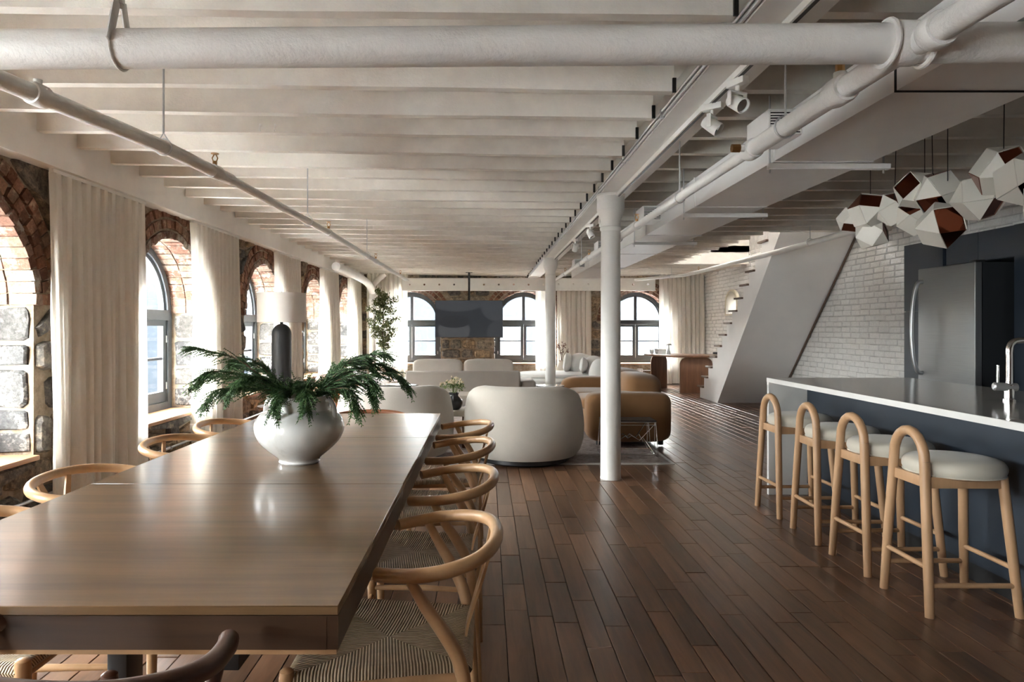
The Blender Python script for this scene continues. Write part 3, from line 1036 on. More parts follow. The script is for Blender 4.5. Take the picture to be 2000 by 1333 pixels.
# branch lines
def branch_left():
    q = on_main(-1.56)
    pts = [q, (-1.535, 2.10, 2.04), (-1.39, 2.97, 2.04), (-1.345, 3.6, 2.04), (-1.29, 5.6, 2.04), (-1.29, 11.3, 2.035)]
    t = thing('sprinkler_branch', 'white sprinkler pipe running down the left side of the ceiling', 'pipe')
    G().tube(pts[:4], 0.030, 16).build('pipe', M_pipe, t)
    G().tube(pts[3:], 0.024, 16).build('thin_pipe', M_pipe, t)
    def at(y):
        for a, b in zip(pts, pts[1:]):
            a, b = Vector(a), Vector(b)
            if a.y <= y <= b.y: return a + (b - a) * ((y - a.y) / (b.y - a.y))
    ax = Vector((0.14, 0.87, 0))
    ring_on(t, 'coupling', at(2.29), ax, 0.039, 0.06)
    G().cyl(at(2.29), at(2.29) + Vector((0, 0, 0.052)), 0.014, 10).build('outlet_boss', M_pipe, t)
    ring_on(t, 'reducer', at(3.42), ax, 0.036, 0.07)
    sprinkler_head(t, at(3.42) + Vector((0, 0, 0.034)), True, 1.0)
    for y in (5.6, 8.0, 10.3):
        ring_on(t, 'coupling', at(y), (0, 1, 0), 0.030, 0.06)
        sprinkler_head(t, at(y) + Vector((0, 0, 0.03)), True)
    for y in (2.95, 5.0, 7.4):
        c = at(y)
        g = G()
        g.tube([c + Vector((0.036 * math.cos(a), 0, 0.036 * math.sin(a))) for a in [PI / 2 + 2 * PI * k / 16 for k in range(17)]], 0.003, 6)
        g.cyl(c + Vector((0, 0, 0.06)), (c.x, c.y, 2.44), 0.0045, 8)
        g.tube([c + Vector((-0.02, 0, 0.03)), c + Vector((0, 0, 0.062)), c + Vector((0.02, 0, 0.03))], 0.003, 6)
        g.build('ring_hanger', M_zinc, t)
branch_left()
def branch_right():
    t = thing('sprinkler_branch', 'white sprinkler pipe running beside the duct over the kitchen', 'pipe')
    p0 = on_main(1.155)
    Z = 2.03
    G().tube([(1.21, 0.6, Z), (1.165, 1.86, Z)], 0.036, 18).build('near_pipe', M_pipe, t)
    ring_on(t, 'coupling', (1.17, 1.77, Z), (0, 1, 0), 0.048, 0.05)
    G().tube([(1.155, 1.88, Z), (1.15, 2.96, Z)], 0.036, 18).build('pipe', M_pipe, t)
    ring_on(t, 'tee_fitting', (1.152, 2.22, Z), (0, 1, 0), 0.047, 0.09)
    G().cyl((1.152, 2.22, Z), (1.152, 2.22, Z + 0.06), 0.02, 12).build('outlet_boss', M_pipe, t)
    sprinkler_head(t, (1.152, 2.22, Z + 0.06), True, 1.3)
    ring_on(t, 'reducer', (1.15, 2.95, Z), (0, 1, 0), 0.044, 0.08)
    g = G().cyl((1.15, 2.93, Z), (1.06, 2.93, Z), 0.016, 12)
    g.build('side_nipple', M_pipe, t)
    G().cyl((1.09, 2.93, Z), (1.055, 2.93, Z), 0.018, 8).build('brass_plug', M_brass, t)
    G().tube([(1.15, 2.97, Z), (1.15, 12.6, Z + 0.02)], 0.026, 16).build('thin_pipe', M_pipe, t)
    for y in (5.2, 7.6, 9.9):
        ring_on(t, 'coupling', (1.15, y, Z + 0.006), (0, 1, 0), 0.033, 0.06)
        sprinkler_head(t, (1.15, y, Z + 0.035), True)
    for y in (2.62, 4.05, 5.9, 8.2):
        r_ = 0.042 if y < 2.9 else 0.031
        g = G()
        g.tube([Vector((1.15, y, Z)) + Vector((r_ * math.cos(2 * PI * k / 16), 0, r_ * math.sin(2 * PI * k / 16))) for k in range(17)], 0.004, 6)
        g.cyl((1.15, y, Z + r_), (1.15, y, 2.365), 0.0045, 8)
        g.build('ring_hanger', M_zinc, t)
branch_right()

# rectangular air duct over the kitchen side
t = thing('air_duct', 'wide white rectangular air duct running along the kitchen ceiling', 'duct', (1.70, 2.0, 2.10))
DX0, DX1, DZ = -0.245, 0.25, 0.20
ys = [-1.2, 0.42, 1.45, 2.75, 4.2, 5.8, 7.6, 9.6]
for a, b in zip(ys, ys[1:]):
    g = G()
    V = [(DX0, a + 0.002, 0), (DX1, a + 0.002, 0), (DX1, b - 0.002, 0), (DX0, b - 0.002, 0), (DX0, a + 0.002, DZ), (DX1, a + 0.002, DZ), (DX1, b - 0.002, DZ), (DX0, b - 0.002, DZ)]
    cx_, cy_ = (DX0 + DX1) / 2, (a + b) / 2
    V += [(cx_, cy_, -0.010), (DX0 - 0.007, cy_, DZ / 2)]
    F = [(0, 8, 1), (1, 8, 2), (2, 8, 3), (3, 8, 0), (4, 5, 6, 7), (0, 1, 5, 4), (1, 2, 6, 5), (2, 3, 7, 6), (0, 9, 3), (3, 9, 7), (7, 9, 4), (4, 9, 0)]
    g.add(V, F)
    g.build('duct_section', M_duct, t, smooth=False)
for k, yy in enumerate(ys[1:-1]):
    w_ = 0.003 if k == 0 else 0.009
    G().box(DX0 - 0.006, DX1 + 0.006, yy - w_, yy + w_, -0.006, DZ + 0.004).build('seam_gasket' if k == 0 else 'seam_flange', M_black if k == 0 else M_duct, t, smooth=False)
for yy in (1.45, 2.95, 4.6):
    g = G().box(DX0 - 0.03, DX1 + 0.09, yy - 0.016, yy + 0.016, -0.042, -0.012)
    g.build('support_bar', M_duct, t, bevel=0.003, seg=1)
    for xx in (DX0 - 0.02, DX1 + 0.06):
        G().cyl((xx, yy, -0.06), (xx, yy, 0.33), 0.005, 8).build('support_rod', M_zinc, t)
for yy in (1.22, 3.72, 6.0, 8.1):
    b0 = G().box(DX0 - 0.16, DX0 - 0.004, yy - 0.09, yy + 0.17, 0.045, 0.165)
    bx = b0.build('register_box', M_duct, t, bevel=0.004, seg=1)
    G().box(DX0 - 0.15, DX0 - 0.015, yy - 0.0925, yy - 0.0905, 0.055, 0.155).build('grille_back', M_black, bx, smooth=False)
    for k in range(8):
        zz = 0.060 + k * 0.0125
        G().box(DX0 - 0.15, DX0 - 0.015, yy - 0.0985, yy - 0.0915, zz, zz + 0.005).build('louvre', M_duct, bx, smooth=False)

# pipe past the stairs
t = pipe_run('sprinkler_pipe', 'thin white pipe hanging in front of the stairs', [(3.72, 5.2, 2.24), (3.72, 6.9, 2.235), (3.72, 9.0, 2.225), (3.70, 12.6, 2.23), (3.2, 14.6, 2.28)], 0.032)
for y in (7.83, 13.13):
    g = G()
    xp = 3.72 if y < 10 else 3.57
    g.tube([Vector((xp, y, 2.24)) + Vector((0.04 * math.cos(2 * PI * k / 16), 0, 0.04 * math.sin(2 * PI * k / 16))) for k in range(17)], 0.004, 6)
    g.cyl((xp, y, 2.27), (xp, y, 2.44), 0.0045, 8)
    g.build('ring_hanger', M_zinc, t)
sprinkler_head(t, (3.71, 11.9, 2.26))

# corner drain pipes, left far corner
t = thing('corner_drain_pipe', 'thick white drain pipe bending down in the far left corner', 'pipe')
G().tube(catmull([(-2.55, 11.6, 2.30), (-2.52, 13.0, 2.27), (-2.48, 14.2, 2.2), (-2.45, 14.7, 2.05), (-2.45, 14.75, 1.9)], 6) + [Vector((-2.45, 14.75, 0.0))], 0.075, 18).build('pipe', M_pipe, t)
G().tube(catmull([(-2.45, 14.75, 1.95), (-2.45, 14.76, 2.15), (-2.35, 14.8, 2.28), (-2.2, 14.85, 2.42)], 6), 0.06, 16).build('wye_branch', M_pipe, t)
ring_on(t, 'coupling', (-2.45, 14.75, 1.85), (0, 0, 1), 0.088, 0.08)

# conduits and lighting track under the steel beam
for k, (xx, zz) in enumerate(((BX - 0.137, 2.378), (BX - 0.137, 2.405))):
    t = thing('conduit', ('lower' if k == 0 else 'upper') + ' thin metal conduit along the edge of the steel beam', 'conduit')
    G().tube([(xx, 1.5, zz), (xx, 5.0, zz), (xx, 14.8, zz)], 0.009, 10).build('tube', M_zinc, t)
    for y in (2.6, 3.6, 4.6, 5.6, 7.0, 8.5):
        G().box(xx - 0.011, xx + 0.011, y, y + 0.02, zz - 0.011, zz + 0.011).build('strap', M_zinc, t, smooth=False)
t = thing('lighting_track', 'slim white lighting track fixed under the steel beam', 'track')
G().box(BX + 0.0, BX + 0.034, 1.2, 12.5, 2.335, 2.364).build('rail', M_white, t, smooth=False)
G().box(BX + 0.010, BX + 0.024, 1.2, 12.5, 2.332, 2.336).build('slot', M_black, t, smooth=False)
def spotlight(y, az, tilt, label):
    t = thing('spotlight', label, 'spotlight', (BX + 0.017, y, 2.335), az, group='track spotlights under the beam')
    G().box(-0.018, 0.018, -0.05, 0.05, -0.03, 0.0).build('track_adapter', M_white, t, bevel=0.003)
    G().cyl((0, 0, -0.03), (0, 0, -0.06), 0.009, 10).build('stem', M_white, t)
    h = empty('lamp_head', (0, 0, -0.105)); h.parent = t; h.scale = (0.8, 0.8, 0.8)
    h.rotation_euler = (tilt, 0, 0)
    G().lathe([(0, 0.06), (0.032, 0.058), (0.036, 0.05), (0.042, -0.05), (0.040, -0.055), (0.036, -0.052), (0.030, -0.02), (0, -0.02)], n=24).build('housing', M_white, h)
    G().lathe([(0, -0.042), (0.034, -0.042), (0.034, -0.038), (0, -0.038)], n=20).build('lens', M_chrome, h)
    g = G()
    for s_ in (-1, 1):
        g.box(0.044 * s_ - 0.002, 0.044 * s_ + 0.002, -0.01, 0.01, -0.12, -0.058)
    g.box(-0.046, 0.046, -0.01, 0.01, -0.062, -0.056)
    g.build('yoke', M_white, t)
spotlight(2.95, 0.4, -1.0, 'white track spotlight nearest the camera, tilted towards it')
spotlight(3.28, 0.9, -0.9, 'white track spotlight second from the camera')
spotlight(6.3, 0.3, 0.6, 'white track spotlight just past the near column capital')
spotlight(7.1, 0.8, -0.6, 'white track spotlight between the columns, nearer one')
spotlight(8.3, 0.2, 0.7, 'white track spotlight between the columns, farther one')

# black blocks standing in for the dark gaps at the joist ends
for k in range(0, 26):
    y = 2.50 + 0.408 * (k - 1)
    t_ = G().box(BX - 0.165, BX - 0.148, y - 0.012, y + 0.0, 2.40, 2.47).build('joist_gap_block', M_black, ceiling, smooth=False)

# small ceiling hooks on the joists
t_ = None
def hook(x, y, z, label):
    t = thing('ceiling_hook', label, 'hook', (x, y, z), group='small hooks screwed into the joists')
    G().tube(catmull([(0, 0, 0.012), (0, -0.012, 0.0), (0, -0.02, -0.015), (0, -0.008, -0.028), (0, 0.006, -0.02)], 4), 0.003, 6).build('hook_wire', M_white, t)
    G().cyl((0, 0.004, 0.012), (0, -0.004, 0.012), 0.008, 8).build('rose', M_white, t)
hook(-1.36, 4.115, 2.47, 'small white hook on a joist, left one of the nearer pair')
hook(-1.27, 4.115, 2.47, 'small white hook on a joist, right one of the nearer pair')
hook(-1.45, 8.2, 2.47, 'small white hook on a joist, left one of the farther pair')
hook(-1.35, 8.2, 2.47, 'small white hook on a joist, right one of the farther pair')
# ================================================================== staircase
sx0, sx1 = 3.86, XR - 0.02
t = thing('staircase', 'white enclosed staircase with walnut treads against the brick wall', 'staircase', (sx0, 12.3, 0))
RISE, RUN, NS = 0.1875, 0.229, 13
poly = [(0, 0)]
for k in range(NS):
    poly += [(-RUN * k, RISE * (k + 1)), (-RUN * (k + 1), RISE * (k + 1))]
poly += [(-RUN * NS, 2.58), (12.3 * 0 - 3.42, 2.58), (-0.92, 0)]
w = sx1 - sx0
# side and soffit: stepped solid split in strips so that its faces stay convex
g = G()
def soff(y):       # underside height at y
    if y > -0.92: return 0.0
    return min((-0.92 - y) / 2.50 * 2.58, 2.58)
cuts = sorted(set([0.0, -0.92, -3.42, -RUN * NS] + [-RUN * k for k in range(NS + 1)]), reverse=True)
for a, b in zip(cuts, cuts[1:]):
    m_ = (a + b) / 2
    k = int(-m_ / RUN)
    zt = RISE * (k + 1) if k < NS else 2.58
    za, zb = soff(a), soff(b)
    if zt <= max(za, zb): zt = 2.58
    V = [(x, y_, z_) for x in (0, w) for (y_, z_) in ((a, za), (b, zb), (b, zt), (a, zt))]
    g.add(V, [(0, 1, 2, 3), (7, 6, 5, 4), (0, 4, 5, 1), (2, 6, 7, 3), (1, 5, 6, 2), (0, 3, 7, 4)])
g.build('stair_body', M_plaster, t, smooth=False, weld=False)
for k in range(NS):
    G().box(-0.035, w, -RUN * (k + 1) + 0.002, -RUN * k + 0.075, RISE * (k + 1), RISE * (k + 1) + 0.03).build('tread', M_tread, t, bevel=0.004, seg=1)
# dark brown strip painting in the shadow line between soffit and bricks
g = G()
a, b = (-0.92, 0.0), (-3.42, 2.58)
g.bar((w - 0.02, a[0] - 0.02, a[1] - 0.0 + 0.02), (w - 0.02, b[0] - 0.02, b[1] - 0.02), 0.022, 0.02, up=(1, 0, 0))
g.build('shadow_line_strip', M_tread, t)

# arched cream wall piece on the bricks behind the stairs
M_cream = paint('cream_plaster', (0.66, 0.60, 0.47), 0.8, 0.1, 30, 0.05)
t = thing('arched_mirror', 'arched cream framed mirror hung on the white brick wall behind the stairs', 'mirror', (XR - 0.02, 13.45, 1.50))
n = 16
po = [(-0.34, 0.0), (0.34, 0.0)] + [(0.34 * math.cos(PI * k / n), 0.24 + 0.27 * math.sin(PI * k / n)) for k in range(n + 1)]
G().prism(po, lambda a, b, d: (d, a, b), -0.05, 0.0).build('frame_panel', M_cream, t)
pi2 = [(0.28 / 0.34 * a, 0.03 + b * 0.86) for a, b in po]
G().prism(pi2, lambda a, b, d: (d, a, b), -0.056, -0.048).build('mirror_face', new_mat('soft_mirror', (0.75, 0.72, 0.62), 0.25, 0.7)[0], t)

# ================================================================== kitchen wall: tall cabinets and fridge
M_navy = paint('navy_lacquer', (0.019, 0.027, 0.040), 0.38, 0.02, 30, 0.06, 0.5)
M_navyside = M_navy
CXF = 4.30
def cab(name, label, x0, x1, y0, y1, z0, z1, doors):
    t = thing(name, label, 'cabinet', (x0, y0, z0))
    G().box(0.02, x1 - x0, 0.001, y1 - y0 - 0.001, 0, z1 - z0).build('cabinet_body', M_navy, t, smooth=False)
    for (a0, a1, b0, b1) in doors:
        G().box(0.0, 0.019, a0 - y0 + 0.0025, a1 - y0 - 0.0025, b0 - z0 + 0.0025, b1 - z0 - 0.0025).build('cabinet_door', M_navy, t, bevel=0.0015, seg=1)
    return t
cab('tall_cabinet', 'slim navy tall cabinet at the far side of the fridge', CXF, XR - 0.03, 6.42, 7.02, 0.0, 2.10, [(6.42, 7.02, 0.10, 1.42), (6.42, 7.02, 1.42, 2.10)])
cab('wall_cabinet', 'navy cabinet above the fridge', CXF + 0.02, XR - 0.03, 5.57, 6.41, 1.84, 2.10, [(5.57, 5.99, 1.84, 2.10), (5.99, 6.41, 1.84, 2.10)])
cab('tall_cabinet', 'navy tall cabinet at the right edge of the photo', CXF, XR - 0.03, 4.0, 5.56, 0.0, 2.10, [(4.0, 4.78, 0.10, 2.10), (4.78, 5.56, 0.10, 2.10)])
# fridge
M_fside = new_mat('fridge_side', (0.014, 0.016, 0.019), 0.5)[0]
def make_steel_brushed():
    m, nt, b = new_mat('fridge_steel', (0.27, 0.275, 0.28), 0.42, 0.8)
    v = coords(nt, (1, 1, 60))
    r = ramp(nt, [(0.3, (0.26, 0.265, 0.27)), (0.7, (0.29, 0.295, 0.30))])
    nt.links.new(noise(nt, v, 3, 3), r.inputs[0])
    nt.links.new(r.outputs[0], b.inputs['Base Color'])
    return m
M_fsteel = make_steel_brushed()
t = thing('refrigerator', 'stainless steel refrigerator with a long bowed handle among navy cabinets', 'refrigerator', (4.02, 5.61, 0))
G().box(0.07, 0.80, 0.01, 0.73, 0.03, 1.80).build('fridge_body', M_fside, t, bevel=0.006)
d = G().box(0.0, 0.062, 0.0, 0.74, 0.62, 1.80).build('fridge_door', M_fsteel, t, bevel=0.008, seg=3)
d2 = G().box(0.0, 0.062, 0.0, 0.74, 0.06, 0.612).build('freezer_drawer', M_fsteel, t, bevel=0.008, seg=3)
hp = catmull([(0.0, 0.675, 0.84), (-0.045, 0.68, 0.86), (-0.078, 0.685, 1.0), (-0.092, 0.685, 1.24), (-0.078, 0.685, 1.50), (-0.045, 0.68, 1.66), (0.0, 0.675, 1.68)], 6)
G().tube(hp, 0.018, 12).build('handle', M_steel, d)
G().tube([(0.0, 0.08, 0.54), (-0.05, 0.12, 0.54), (-0.055, 0.37, 0.54), (-0.05, 0.62, 0.54), (0.0, 0.66, 0.54)], 0.013, 12).build('handle', M_steel, d2)
G().box(0.02, 0.10, 0.02, 0.10, 1.80, 1.82).build('hinge_cover', M_black, t, bevel=0.004)
for a, b in ((0.12, 0.05), (0.7, 0.05), (0.12, 0.68), (0.7, 0.68)):
    G().cyl((a, b, 0), (a, b, 0.032), 0.02, 10).build('foot', M_black, t)

# ================================================================== island
M_quartz = paint('grey_quartz', (0.40, 0.385, 0.36), 0.12, 0.0, 60, 0.08, 0.5)
M_qedge = paint('pale_quartz_edge', (0.66, 0.65, 0.63), 0.25, 0.0, 60, 0.04)
IX0, IX1, IY0, IY1, IZ = 2.125, 3.20, 1.35, 5.16, 0.88
t = thing('kitchen_island', 'navy kitchen island with a pale stone waterfall end', 'kitchen island', (IX0, IY0, 0))
W_, L_ = IX1 - IX0, IY1 - IY0
G().box(0.30, W_ - 0.02, 0.02, L_ - 0.032, 0.0, IZ - 0.032).build('island_body', M_navy, t, smooth=False)
for a in (0.03,):
    G().box(0.288, 0.30, a, L_ - 0.034, 0.09, IZ - 0.034).build('island_panel', M_navy, t, smooth=False)
G().box(0.296, 0.31, 0.02, L_ - 0.032, 0.0, 0.088).build('plinth', M_black, t, smooth=False)
G().box(0.0, W_, L_ - 0.03, L_, 0.0, IZ - 0.031).build('waterfall_panel', M_qedge, t, bevel=0.002, seg=1)
# worktop with a sink cut-out, lies on the island
c = thing('worktop', 'polished grey stone worktop of the kitchen island', 'worktop', (IX0, IY0, IZ - 0.03))
sx_, sX_, sy_, sY_ = 0.66, 1.00, 1.45, 2.02         # sink opening
def slab(x0, x1, y0, y1, gg):
    gg.box(x0, x1, y0, y1, 0.0, 0.03)
g = G()
slab(0.002, sx_, 0, L_, g); slab(sX_, W_, 0, L_, g); slab(sx_, sX_, 0, sy_, g); slab(sx_, sX_, sY_, L_, g)
g.build('stone_slab', M_quartz, c, smooth=False)
G().box(-0.003, 0.002, 0, L_, -0.002, 0.0295).build('front_edge', M_qedge, c, smooth=False)
s_ = thing('sink', 'undermounted steel sink in the island worktop behind the tap', 'sink', (IX0 + sx_, IY0 + sy_, IZ - 0.23))
g = G()
a, b = sX_ - sx_ + 0.02, sY_ - sy_ + 0.02
g.box(-0.02, a, -0.02, b, 0.0, 0.004)
g.box(-0.024, -0.0, -0.02, b, 0.004, 0.198); g.box(a - 0.02, a + 0.004, -0.02, b, 0.004, 0.198)
g.box(0, a - 0.02, -0.024, 0.0, 0.004, 0.198); g.box(0, a - 0.02, b - 0.02, b + 0.004, 0.004, 0.198)
g.build('basin', M_steel, s_, smooth=False)
G().lathe([(0, 0.006), (0.03, 0.006), (0.036, 0.004)], (a / 2, b / 2, 0), 16).build('drain', M_chrome, s_)
# tap
t = thing('kitchen_tap', 'chrome kitchen tap with a square arched spout and side lever', 'tap', (2.70, 3.52, IZ))
G().lathe([(0, 0), (0.028, 0), (0.028, 0.010), (0.022, 0.014), (0.022, 0.085), (0, 0.085)], n=24).build('tap_base', M_chrome, t)
G().tube(catmull([(0, 0, 0.08), (0, 0, 0.20), (0, 0, 0.265), (0.012, 0, 0.298), (0.045, 0, 0.312), (0.12, 0, 0.312), (0.20, 0, 0.312), (0.222, 0, 0.302), (0.23, 0, 0.28), (0.23, 0, 0.23)], 5), 0.0155, 16).build('spout', M_chrome, t)
G().tube([(-0.075, 0.012, 0.075), (-0.07, 0.011, 0.075), (0.03, -0.008, 0.072), (0.034, -0.009, 0.072)], [0.016, 0.021, 0.021, 0.018], 18).build('mixer_body', M_zinc, t)
G().tube([(-0.055, 0.008, 0.09), (-0.053, 0.008, 0.185)], [0.006, 0.007], 10).build('lever', M_chrome, t)

# ================================================================== bar stools
M_stoolseat = fabric('cream_leather', (0.53, 0.495, 0.42), 0.55, 60, 0.08)
def make_stool(label):
    t = thing('bar_stool', label, 'stool', group='bar stools along the island')
    loop = [(-0.205, -0.170, 0.0), (-0.200, -0.150, 0.25), (-0.192, -0.122, 0.55), (-0.190, -0.112, 0.665)]
    arc = [(-0.190, -0.112 * math.cos(PI * k / 10), 0.665 + 0.125 * math.sin(PI * k / 10)) for k in range(1, 10)]
    left = [Vector((p[0], -p[1], p[2])) for p in reversed(loop)]
    G().tube(loop[:4], [0.019, 0.021, 0.022, 0.022], 14).build('leg', M_stoolwood, t)
    G().tube([tuple(p) for p in left][::-1], [0.019, 0.021, 0.022, 0.022], 14).build('leg', M_stoolwood, t)
    G().tube([loop[3]] + arc + [tuple(left[0])], 0.022, 14).build('backrest_loop', M_stoolwood, t)
    for s_ in (-1, 1):
        G().tube([(0.185, 0.172 * s_, 0.0), (0.165, 0.150 * s_, 0.30), (0.145, 0.125 * s_, 0.60)], [0.018, 0.021, 0.021], 14).build('leg', M_stoolwood, t)
        G().bar((-0.185, 0.120 * s_, 0.575), (0.145, 0.127 * s_, 0.575), 0.022, 0.048, up=(0, 0, 1)).build('apron', M_stoolwood, t, bevel=0.003)
        G().cyl((-0.20, 0.158 * s_, 0.135), (0.175, 0.162 * s_, 0.135), 0.0115, 12).build('stretcher', M_stoolwood, t)
    G().bar((0.147, -0.12, 0.575), (0.147, 0.12, 0.575), 0.022, 0.048).build('apron', M_stoolwood, t, bevel=0.003)
    G().bar((-0.185, -0.115, 0.575), (-0.185, 0.115, 0.575), 0.022, 0.048).build('apron', M_stoolwood, t, bevel=0.003)
    G().cyl((-0.202, -0.153, 0.21), (-0.202, 0.153, 0.21), 0.0115, 12).build('stretcher', M_stoolwood, t)
    G().cyl((0.170, -0.156, 0.21), (0.170, 0.156, 0.21), 0.0115, 12).build('stretcher', M_stoolwood, t)
    prof = [(0, 0.598), (0.185, 0.598), (0.196, 0.604), (0.203, 0.618), (0.204, 0.632), (0.198, 0.650), (0.18, 0.664), (0.13, 0.673), (0.06, 0.676), (0, 0.676)]
    pr = catmull([(r_, 0, z_) for r_, z_ in prof], 2)
    G().lathe([(max(0, p.x), p.z) for p in pr], (0.012, 0, 0), 40).build('seat_cushion', M_stoolseat, t)
    G().lathe([(0, 0.588), (0.16, 0.588), (0.17, 0.592), (0.17, 0.599), (0, 0.599)], (0.012, 0, 0), 32).build('seat_board', M_stoolwood, t)
    return t
st0 = make_stool('bent ash bar stool with cream seat, nearest the camera')
st0.location = (2.13, 3.13, 0)
for (y, rz, lab) in ((3.62, 0.02, 'bent ash bar stool with cream seat, second from the camera'), (4.11, -0.02, 'bent ash bar stool with cream seat, third from the camera'), (4.66, 0.03, 'bent ash bar stool with cream seat, farthest, by the waterfall end')):
    c = copy_tree(st0)
    c.location = (2.13, y, 0)
    c.rotation_euler.z = rz
    c['label'] = lab

# ================================================================== faceted pendant over the island
M_shade = paint('shade_enamel', (0.66, 0.63, 0.57), 0.45, 0.02, 20, 0.03)
M_copper = new_mat('copper_mirror', (0.33, 0.10, 0.055), 0.12, 1.0)[0]
cv = [Vector(p) for p in ((1, 1, 0), (1, -1, 0), (-1, 1, 0), (-1, -1, 0), (1, 0, 1), (1, 0, -1), (-1, 0, 1), (-1, 0, -1), (0, 1, 1), (0, 1, -1), (0, -1, 1), (0, -1, -1))]
cf = []
for nrm_ in [Vector((1, 0, 0)), Vector((-1, 0, 0)), Vector((0, 1, 0)), Vector((0, -1, 0)), Vector((0, 0, 1)), Vector((0, 0, -1))] + [Vector((a, b, c_)).normalized() for a in (-1, 1) for b in (-1, 1) for c_ in (-1, 1)]:
    dm = max(v.dot(nrm_) for v in cv)
    ids = [v for v in cv if v.dot(nrm_) > dm - 1e-4]
    cen = sum(ids, Vector()) / len(ids)
    ax = (ids[0] - cen).normalized()
    ay = nrm_.cross(ax)
    ids.sort(key=lambda v: math.atan2((v - cen).dot(ay), (v - cen).dot(ax)))
    cf.append((nrm_, cen, ids))
pend = thing('faceted_pendant', 'cluster pendant lamp of white facets with copper mirrors over the island', 'pendant lamp', (2.40, 3.8, 2.42))
mods = [(1662, 430, .080), (1697, 413, .105), (1703, 457, .095), (1748, 408, .098), (1790, 372, .100), (1832, 378, .112), (1788, 424, .095), (1838, 440, .112), (1912, 388, .108), (1955, 334, .112), (2005, 352, .115), (2060, 395, .11)]
rr = random.Random(77)
for i, (px, py, R) in enumerate(mods):
    xx = 2.40 + rr.uniform(-0.05, 0.05)
    dd = xx * FPX / (px - 949)
    zz = CAM_H + (640 - py) * dd / FPX
    m_ = empty('lamp_module', (xx - 2.40, dd - 3.8, zz - 2.42)); m_.parent = pend
    rot = Matrix.Rotation(rr.uniform(0, 6), 3, 'Z') @ Matrix.Rotation(rr.uniform(0.2, 1.2), 3, 'X') @ Matrix.Rotation(rr.uniform(0, 6), 3, 'Y')
    R *= 1.16
    sc_ = R / math.sqrt(2)
    tocam = Vector((-xx, -dd, CAM_H - zz)).normalized()
    sq = sorted([k for k in range(6)], key=lambda k: -(rot @ cf[k][0]).dot(tocam))
    cop = {sq[0 if i % 3 == 1 else 1]} | {sq[4]}
    if i % 2: cop.add(6 + rr.randrange(8))
    for k, (nv, cen, ids) in enumerate(cf):
        is_c = k in cop
        off = -0.10 * sc_ if (is_c and k < 6) else 0.0
        shr = 0.955
        V = []
        for h in (-0.004, 0.0):
            for v in ids:
                q = cen + (v - cen) * shr + nv * off / sc_ * 1.0
                V.append(rot @ (q * sc_ + nv * h))
        n = len(ids)
        F = [tuple(range(n))[::-1], tuple(range(n, 2 * n))] + [(a, (a + 1) % n, n + (a + 1) % n, n + a) for a in range(n)]
        G().add(V, F).build('copper_panel' if is_c else 'facet_panel', M_copper if is_c else M_shade, m_, smooth=False)
    g = G()
    g.sell((0, 0, 0), (R * 0.35, R * 0.35, R * 0.35), 1, 1, 12, 8)
    g.build('core_hub', M_black, m_)
for (px, py, k) in ((1700, 395, 0), (1747, 380, 0.03), (1806, 340, 0), (1822, 340, -0.02), (1851, 335, 0), (1960, 300, 0.02)):
    dd = 2.40 * FPX / (px - 949)
    zz = CAM_H + (640 - py) * dd / FPX
    G().cyl((0, dd - 3.8, zz - 2.42 - 0.05), (k, dd - 3.8 + k, 0.012), 0.0022, 6).build('suspension_cable', M_black, pend)
# ================================================================== dining table
TX0, TX1, TY0, TY1, TZ = -1.325, -0.278, 1.284, 4.166, 0.735
TC = ((TX0 + TX1) / 2, (TY0 + TY1) / 2)
t = thing('dining_table', 'long brown oak dining table with thick edges and two leaf seams', 'table', (TC[0], TC[1], 0))
hx, hy = (TX1 - TX0) / 2, (TY1 - TY0) / 2
cutsY = [-hy, 2.29 - TC[1], 3.25 - TC[1], hy]
for a, b in zip(cutsY, cutsY[1:]):
    G().box(-hx, hx, a + 0.0008, b - 0.0008, TZ - 0.018, TZ).build('tabletop_leaf', M_tabletop, t, bevel=0.0015, seg=1)
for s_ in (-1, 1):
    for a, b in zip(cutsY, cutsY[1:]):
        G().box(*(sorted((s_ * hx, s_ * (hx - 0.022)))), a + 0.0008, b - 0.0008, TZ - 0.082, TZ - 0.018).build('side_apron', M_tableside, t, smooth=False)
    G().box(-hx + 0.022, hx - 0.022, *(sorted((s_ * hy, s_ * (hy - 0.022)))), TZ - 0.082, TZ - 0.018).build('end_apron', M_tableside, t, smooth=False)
G().box(-hx + 0.004, hx - 0.004, -hy + 0.004, hy - 0.004, TZ - 0.0925, TZ - 0.082).build('under_board', M_oak, t, smooth=False)
for yy in (-0.62, 0.75):
    G().box(-0.34, -0.28, yy - 0.05, yy + 0.05, 0.04, TZ - 0.0925).build('leg', M_black, t, bevel=0.004)
    G().box(0.28, 0.34, yy - 0.05, yy + 0.05, 0.04, TZ - 0.0925).build('leg', M_black, t, bevel=0.004)
    G().box(-0.40, 0.40, yy - 0.05, yy + 0.05, 0.0, 0.04).build('foot_bar', M_black, t, bevel=0.004)
    G().box(-0.40, 0.40, yy - 0.04, yy + 0.04, TZ - 0.14, TZ - 0.0925).build('top_bar', M_black, t, bevel=0.004)
G().box(-0.04, 0.04, -0.62, 0.75, 0.20, 0.28).build('stretcher', M_black, t, bevel=0.004)

